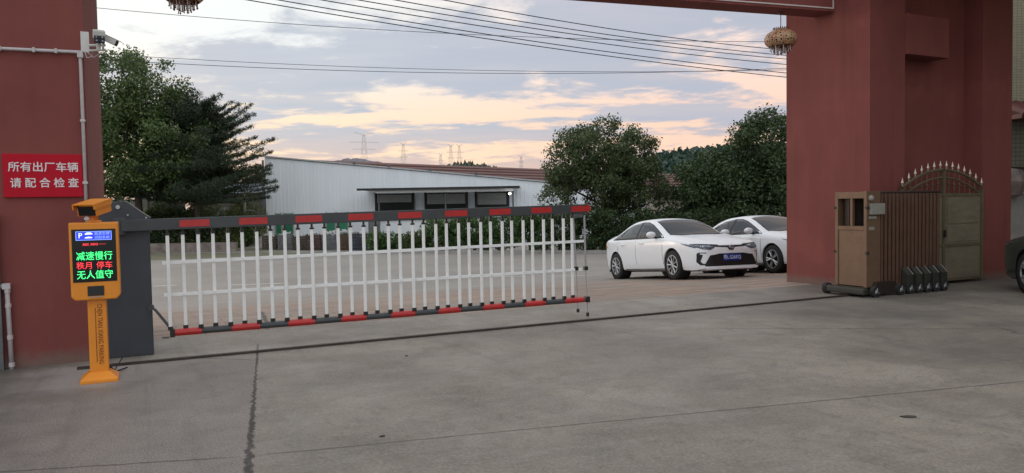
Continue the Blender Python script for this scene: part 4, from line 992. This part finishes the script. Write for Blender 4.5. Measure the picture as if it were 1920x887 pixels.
# crates of scrap along the yard edge
cr_l = ['dark crate with a pale heap on top, leftmost in the row before the warehouse', 'dark slatted crate second from the left in the row before the warehouse', 'brown slatted crate third from the left in the row before the warehouse', 'dark reddish crate in the middle of the row before the warehouse', 'dark crate with white scraps third from the right in the row', 'brown crate heaped with white scraps second from the right in the row', 'dark blue grey crate at the right end of the row, beside the dark post']
for i, px in enumerate((508, 537, 565, 592, 620, 648, 675)):
    p = at(px, 460, 40.2 - .25 * i); o = thing('crate', cr_l[i], 'crate', (p.x, p.y, g0), rnd.uniform(-.1, .1), 'crates along the yard edge')
    w = .38; h = [.92, .98, .9, .95, .92, .98, 1.02][i]; q = MB()
    for k in range(6):
        z = .05 + k * (h - .1) / 6; q.box(-w, w, -.30, -.27, z, z + (h - .1) / 6 - .03); q.box(-w, w, .27, .30, z, z + (h - .1) / 6 - .03); q.box(-w, -w + .03, -.265, .265, z, z + (h - .1) / 6 - .03); q.box(w - .03, w, -.265, .265, z, z + (h - .1) / 6 - .03)
    for x in (-w + .05, 0, w - .05): q.box(x - .035, x + .035, -.325, -.301, 0, h)
    mm = ['crate_wood', 'grey_metal', 'crate_wood', mat('crate_red', (.075, .045, .042), .9, var=.5), 'grey_metal', mat('crate_brown', (.085, .055, .035), .9, var=.5), mat('crate_blue', (.045, .047, .065), .9, var=.4)][i]
    q.build('slats', mm, o)
    q = MB(); rs = random.Random(200 + i)
    for k in range(16 if i in (4, 5) else 9):
        x, y, z = rs.uniform(-w, w) * .85, rs.uniform(-.25, .2), h - .08 + rs.uniform(0, .22 if i in (4, 5) else .1)
        q.box(x - rs.uniform(.04, .16), x + rs.uniform(.04, .16), y - .06, y + .06, z - .03, z + .03, Matrix.Rotation(rs.uniform(-1, 1), 3, 'Y') @ Matrix.Rotation(rs.uniform(-1, 1), 3, 'Z'))
    q.build('contents', 'scrap', o)

# red roofed factory behind
A_ = Vector((-17.5, 61.5)); B_ = Vector((26, 108.5)); d = (B_ - A_).normalized(); n2 = Vector((d.y, -d.x)); Ln = (B_ - A_).length + 30
rf = thing('factory', 'long low factory with a dark red roof stretching behind the white warehouse', 'factory', (A_.x, A_.y, 0), math.atan2(d.y, d.x))
q = MB(); vs = []; fs = []; nr = int(Ln / .9)
q.add([(-1, 0, 5.6), (Ln, 0, 5.6), (Ln, -11, 3.4), (6, -11, 3.4), (-1, 0, 5.5), (Ln, 0, 5.5), (Ln, -11, 3.3), (6, -11, 3.3)], [(0, 1, 2, 3), (4, 5, 6, 7), (0, 1, 5, 4), (2, 3, 7, 6), (1, 2, 6, 5), (3, 0, 4, 7)])
q.add([(-1, .01, 5.6), (Ln, .01, 5.6), (Ln, 11, 3.4), (-1, 11, 3.4)], [(0, 1, 2, 3)])
rr = q.build('roof', 'roof_red', rf)
q = MB()
for k in range(5): q.box(-1 + 1.3 * k + 1.4, Ln, -2.0 * k - 2.05, -2.0 * k - 1.9, 5.6 - .2 * (2.0 * k + 1.97) + .005, 5.6 - .2 * (2.0 * k + 1.97) + .09)
q.build('roof_seam', mat('roof_seam', (.13, .055, .045), .7), rr)
q = MB(); q.box(6.5, Ln - .5, -10.5, 10.5, g0 - .1, 3.28); q.build('wall', 'beige', rf)
lb_ = thing('beige_building', 'low beige building showing between the round tree and the dark trees', 'building', (0, 0, 0))
a = at(1228, 400, 44); b = at(1345, 400, 44)
q = MB(); q.box(a.x, b.x, 44, 52, g0, at(1260, 357, 44).z); q.build('wall', 'beige', lb_)
q = MB(); zr = at(1260, 357, 44).z; q.prism([(a.x - .3, zr), (b.x + .3, zr), (b.x + .3, zr + .12), (a.x - .3, zr + .12)], 43.6, 52.3); q.build('roof', 'concrete_wall', lb_)
for p0, p1 in ((1213, 1243), (1276, 1291)):
    u = at(max(p0, 1232), 402, 43.98); v = at(p1, 402, 43.98); q = MB(); q.box(u.x, v.x, 43.95, 43.995, .75, 1.0); w_ = q.build('window', 'dark_open', lb_)
    q = MB(); q.box(u.x - .08, v.x + .08, 43.92, 43.99, .68, .745); q.build('sill', 'concrete_wall', w_)
sh = thing('shed', 'grey slatted shed with a pale blue fascia left of the white warehouse', 'shed', (0, 0, 0))
a = at(425, 400, 50); b = at(494, 400, 50); q = MB(); zt_ = at(470, 362, 50).z
q.box(a.x - 2, b.x, 50, 56, g0, zt_)
for k in range(9): q.box(a.x - 2, b.x, 49.95, 49.995, g0 + .3 + k * .33, g0 + .45 + k * .33)
q.build('wall', mat('shed_siding', (.13, .12, .115), .8, var=.3, scale=2), sh)
q = MB(); q.box(a.x - 2.2, b.x + .15, 49.6, 56.2, zt_ + .002, zt_ + .62); q.build('fascia', mat('pale_blue', (.42, .47, .56), .6), sh)
p = at(460, 440, 43); q = MB(); q.tube([(0, 0, 0), (0, 0, 3.2)], .09, 10); q.box(-.1, .55, -.05, .05, 2.2, 2.28); o = q.build('utility_pole', 'concrete_wall'); o.location = (p.x, p.y, g0); tag(o, 'short grey pole standing between the conifer and the white warehouse', 'pole')
a = at(150, 400, 44); b = at(345, 400, 44); q = MB(); q.box(a.x, b.x, 44, 44.25, g0, 2.25)
for k in range(4): x = a.x + (b.x - a.x) * (k + .5) / 4; q.box(x - .2, x + .2, 43.9, 43.995, g0, 2.4)
o = q.build('boundary_wall', 'concrete_wall'); tag(o, 'pale concrete boundary wall glimpsed under the left tree', 'wall')

# building to the right of the gate
rb = thing('tiled_building', 'beige tiled building with a red tiled awning beyond the right pillar', 'building', (11.7, 17.2, 0), R(2))
q = MB(); q.box(-.5, 9, 0, 6, 3.55, 9.5); q.build('wall', 'tile', rb)
q = MB(); q.box(-.5, 9, .005, 6, 2.16, 3.54); q.build('lower_wall', 'tile_low', rb)
q = MB(); q.box(-.5, 9, .003, 6, -.2, 1.55); q.build('plinth', 'concrete_wall', rb)
q = MB()
for k in range(40):
    x = -.5 + k * .24; q.tube([(x + .12, -.75, 3.28), (x + .12, .0, 3.56)], .125, 8)
q.box(-.5, 9, -.72, -.02, 3.2, 3.3); q.build('awning', 'tile_red', rb)
q = MB(); rs = random.Random(8)
for k in range(14):
    x = -.3 + k * .62; q.lathe([(0, -.42), (.3, -.3), (.42, 0), (.3, .26), (0, .33)], (x + rs.uniform(-.1, .1), -.12 + rs.uniform(-.05, .05), 1.86 + rs.uniform(-.06, .06)), 9)
q.build('rockery_ledge', 'stone', rb)
q = MB(); q.box(1.2, 8, -24, -.8, -.2, 12); q.build('shade_block', 'tile', rb)  # added block out of view, shades the pillar front and ground on the right

# ------------------------------------------------------------------ overhead cables, pylons, hills
def cable(label, a, b, r, sag=.25, ext=(.25, .3)):
    A = at(*a); B = at(*b); D = B - A; P0 = A - D * ext[0]; P1 = B + D * ext[1]; pts = []
    for i in range(41):
        s = i / 40; p = P0.lerp(P1, s); tt = (s * (1 + ext[0] + ext[1]) - ext[0])
        p.z -= sag * 4 * tt * (1 - tt); pts.append(p)
    q = MB(); q.tube(pts, r, 5, False); o = q.build('overhead_cable', 'cable'); tag(o, label, 'cable', 'overhead cables crossing the sky')
cl_ = ['lowest of the slanting cables crossing the sky, meeting the right pillar farthest down', 'second lowest of the slanting cables crossing the sky', 'third lowest of the slanting cables crossing the sky', 'third highest of the slanting cables crossing the sky', 'second highest of the slanting cables crossing the sky', 'highest of the slanting cables crossing the sky, ending beside the lantern']
for lb, x0, y1, Y0_, Y1_ in zip(cl_, (464, 522, 603, 672, 741, 832), (145, 137, 121, 111, 104, 94), (19, 19, 19, 19.6, 19.6, 19.6), (27, 27, 27, 27.6, 27.6, 27.6)):
    cable(lb, (x0, 0, Y0_), (1475, y1, Y1_), .014, .14)
cable('thin nearly level cable high in the sky left, running behind the slanting ones', (183, 15, 30), (1475, 78, 34), .012, .35)
cable('upper of the two thin level cables just above the trees', (300, 108, 33), (1475, 131, 37), .011, .3)
cable('lower of the two thin level cables just above the trees', (300, 118, 33), (1475, 128, 37), .013, .35)

def pylon(label, px, top_y, Y, arms, wid):
    p = at(px, top_y, Y); o = thing('pylon', label, 'pylon', (p.x, p.y, 0), .4, 'transmission pylons on the horizon'); Ht = p.z; w = wid
    q = MB(); r = Y * .00013
    lv = [0, .3, .5, .66, .78, .88, .95, 1]
    def wd(f): return w * (1 - f) ** .9 + .5
    for sx in (-1, 1):
        for sy in (-1, 1): q.tube([(sx * wd(f), sy * wd(f), f * Ht) for f in lv], r, 4)
    for i in range(len(lv) - 1):
        a, b = lv[i], lv[i + 1]
        for s in (-1, 1):
            q.tube([(-wd(a), s * wd(a), a * Ht), (wd(b), s * wd(b), b * Ht)], r * .6, 4); q.tube([(wd(a), s * wd(a), a * Ht), (-wd(b), s * wd(b), b * Ht)], r * .6, 4)
    q.build('lattice_mast', 'lattice', o)
    if arms:
        q = MB()
        for f, l in ((.80, 1), (.89, 1.3), (.985, .85)):
            z = f * Ht
            for s in (-1, 1): q.tube([(0, 0, z), (s * arms * l, 0, z + (.04 * Ht if f > .95 else .008 * Ht))], r * 1.1, 4); q.tube([(0, 0, z + .02 * Ht), (s * arms * l, 0, z + (.04 * Ht if f > .95 else .008 * Ht))], r * .7, 4)
        q.build('cross_arm', 'lattice', o)
pylon('tallest lattice pylon with three pairs of arms, above the left half of the warehouse', 682, 252, 420, 6.5, 3.0)
pylon('slender pylon right of the tallest one, above the warehouse roof', 756, 270, 520, 3, 3)
pylon('left one of the close pair of thin pylons above the red roof', 845, 273, 560, 3, 2.6)
pylon('right one of the close pair of thin pylons above the red roof', 861, 273, 560, 3, 2.6)
pylon('short thin pylon just left of the close pair', 826, 290, 600, 2, 2.4)
pylon('small faint pylon near the round tree', 977, 294, 640, 2, 2.6)

def hill(name, pts, Y, depth, m, bump, seed):
    rs = random.Random(seed); vs = []; fs = []; nx = 90; ny = 12; x0, x1 = pts[0][0], pts[-1][0]; f = spline([(p[0], p[1]) for p in pts])
    for j in range(ny + 1):
        for i in range(nx + 1):
            px = x0 + (x1 - x0) * i / nx; crest = at(px, f(px), Y); k = j / ny; h = math.sin(math.pi * min(1, k)) ** .7 if k < 1 else 0
            y = Y + depth * (k - .5); vs.append((crest.x, y, -2 + (crest.z + 2) * h + (rs.uniform(-bump, bump) if 0 < j < ny else 0)))
    for j in range(ny):
        for i in range(nx): a = j * (nx + 1) + i; fs.append((a, a + 1, a + nx + 2, a + nx + 1))
    me = bpy.data.meshes.new(name); me.from_pydata(vs, [], fs); o = link(name, me, m, None, False); return tag(o, kind='structure')
hill('hill', [(1080, 345), (1150, 325), (1215, 303), (1265, 294), (1330, 288), (1420, 284), (1520, 300), (1700, 340)], 260, 120, mat('wooded_hill', (.032, .072, .052), .95, var=.45, scale=.25, bump=1, bscale=.5), 1.3, 4)
hill('hill', [(780, 330), (840, 310), (872, 304), (905, 308), (960, 325)], 330, 60, mat('wooded_knoll', (.06, .075, .05), .95, var=.3, scale=.2), 1.2, 5)
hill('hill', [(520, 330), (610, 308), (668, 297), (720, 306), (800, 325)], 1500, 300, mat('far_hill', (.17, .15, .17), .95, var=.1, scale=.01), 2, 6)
# wooded crest on the nearer hill
rs = np.random.RandomState(77); pts = []
for k in range(5200):
    px = rs.uniform(1160, 1520); f = spline([(1080, 345), (1150, 325), (1215, 303), (1265, 294), (1330, 288), (1420, 284), (1520, 300), (1700, 340)])
    u = rs.uniform(0, 1) ** .7; c = at(px, f(px), 260); y = 260 - 56 * (1 - u) ; h = math.sin(math.pi * (.5 - .467 * (1 - u))) ** .7
    pts.append((c.x + rs.normal() * .6, y, -2 + (c.z + 2) * h + abs(rs.normal()) * .9))
o = leaves_mesh('hill_woods', pts, 1.1, leafmat('hill_leaf', (.02, .05, .042), (.035, .078, .06), (.055, .105, .07)), None, seed=9, asp=.6); tag(o, kind='stuff')

# small litter on the apron
for lb, px, py, s in (('flat dark scrap lying on the concrete at the right foreground', 1703, 783, .042), ('small dark leaf on the concrete right of the ragged crack', 717, 819, .014), ('crumpled dark leaves on the concrete at the foot of the barrier housing', 312, 634, .04), ('tiny dark leaf on the concrete below the middle of the track', 762, 668, .013)):
    p = on_ground(px, py); q = MB(); ol = []
    for k in range(9): a = 2 * math.pi * k / 9; r = s * rnd.uniform(.6, 1.1); ol.append((math.cos(a) * r * 1.4, math.sin(a) * r * .7))
    q.prism(ol, .002, .008, 'z'); o = q.build('litter', 'gravel'); o.location = (p.x, p.y, 0); o.rotation_euler.z = rnd.uniform(0, .6); tag(o, lb, 'litter', 'litter on the apron')

# ------------------------------------------------------------------ world and sun
SUN_EL, SUN_AZ = R(9), R(-48)
w = bpy.data.worlds.new('World'); sc.world = w; w.use_nodes = True
N = w.node_tree.nodes; L = w.node_tree.links; BG = N['Background']; BG.inputs['Strength'].default_value = .1
def wm(op, a, b=None, c=None):
    n = N.new('ShaderNodeMath'); n.operation = op
    for i, v in enumerate((a, b, c)):
        if v is None: continue
        if isinstance(v, (int, float)): n.inputs[i].default_value = v
        else: L.new(v, n.inputs[i])
    return n.outputs[0]
def wr(v, a, b, c=0, d=1, smooth=True):
    n = N.new('ShaderNodeMapRange'); n.interpolation_type = 'SMOOTHSTEP' if smooth else 'LINEAR'
    for i, k in ((1, a), (2, b), (3, c), (4, d)): n.inputs[i].default_value = k
    L.new(v, n.inputs[0]); return n.outputs[0]
def wmix(f, a, b, mode='MIX'):
    n = N.new('ShaderNodeMixRGB'); n.blend_type = mode
    for i, v in ((0, f), (1, a), (2, b)):
        if isinstance(v, (int, float)): n.inputs[i].default_value = v
        elif isinstance(v, tuple): n.inputs[i].default_value = (*v, 1)
        else: L.new(v, n.inputs[i])
    return n.outputs[0]
sky = N.new('ShaderNodeTexSky'); sky.sky_type = 'NISHITA'; sky.sun_disc = False; sky.sun_elevation = SUN_EL; sky.sun_rotation = SUN_AZ; sky.dust_density = 3
tc = N.new('ShaderNodeTexCoord'); sp = N.new('ShaderNodeSeparateXYZ'); L.new(tc.outputs['Generated'], sp.inputs[0])
X, Y, Z = sp.outputs; Zc = wm('MAXIMUM', Z, 0.0); den = wm('ADD', Zc, .10)
u = wm('DIVIDE', X, den); v = wm('DIVIDE', Y, den)
SKX, SKY_ = 3.3, 1.7
def cn(su, sv, ox, oy, det, ro, dist=0):
    c = N.new('ShaderNodeCombineXYZ'); L.new(wm('MULTIPLY_ADD', u, su, ox), c.inputs[0]); L.new(wm('MULTIPLY_ADD', v, sv, oy), c.inputs[1])
    n = N.new('ShaderNodeTexNoise'); n.inputs['Scale'].default_value = 1; n.inputs['Detail'].default_value = det; n.inputs['Roughness'].default_value = ro; n.inputs['Distortion'].default_value = dist
    L.new(c.outputs[0], n.inputs['Vector']); return n.outputs[0]
big = cn(.60, .86, SKX, SKY_, 10, .56, .4); fine = cn(3.0, 3.4, 8.1, 4.2, 7, .62, .4)
dens = wm('ADD', big, wm('MULTIPLY_ADD', fine, .42, -.21))
elev = wr(Z, .02, .16); right = wr(X, -.35, .35)
gap_hi = wmix(right, (.84, .88, .88), (.95, .74, .65)); gap_lo = wmix(right, (1.0, .765, .55), (.98, .66, .51))
gap = wmix(wr(Z, .09, .22), gap_lo, gap_hi)
cloud_hi = wmix(right, (.47, .515, .60), (.455, .48, .57)); cloud_lo = (.68, .50, .44)
cloud = wmix(wr(Z, .03, .12), cloud_lo, cloud_hi)
shade = cn(.9, 2.2, 5.0, 9.0, 6, .55)
cloud = wmix(wr(shade, .38, .7, 0, .3), cloud, wmix(.5, cloud, gap))
cover = wr(dens, .43, .545)
col = wmix(cover, gap, cloud)
# the dome behind and above the viewer is plain grey overcast, raised to brighten surfaces facing the viewer
back = wr(Y, -.5, .55); high = wr(Z, .28, .8)
dome = wmix(high, col, (.90, .92, .94)); dome = wmix(back, (1.04, 1.08, 1.12), dome)
below = wr(Z, -.03, 0.0); dome = wmix(below, (.16, .15, .14), dome)
scale = N.new('ShaderNodeVectorMath'); scale.operation = 'SCALE'; L.new(dome, scale.inputs[0]); scale.inputs['Scale'].default_value = 8.0
fin = wmix(.06, scale.outputs[0], sky.outputs[0])
L.new(fin, BG.inputs['Color'])
sl = bpy.data.lights.new('Sun', 'SUN'); sl.energy = .6; sl.angle = R(16); sl.color = (1, .82, .68)
so = bpy.data.objects.new('Sun', sl); COL.objects.link(so)
sd = Vector((math.sin(SUN_AZ) * math.cos(SUN_EL), math.cos(SUN_AZ) * math.cos(SUN_EL), math.sin(SUN_EL)))
so.rotation_euler = (-sd).to_track_quat('-Z', 'Y').to_euler()
vs_ = sc.view_settings; vs_.view_transform = 'Standard'; vs_.look = 'None'; vs_.exposure = .5; vs_.gamma = 1; vs_.use_curve_mapping = False
sc.render.engine = 'CYCLES'; sc.cycles.max_bounces = 6
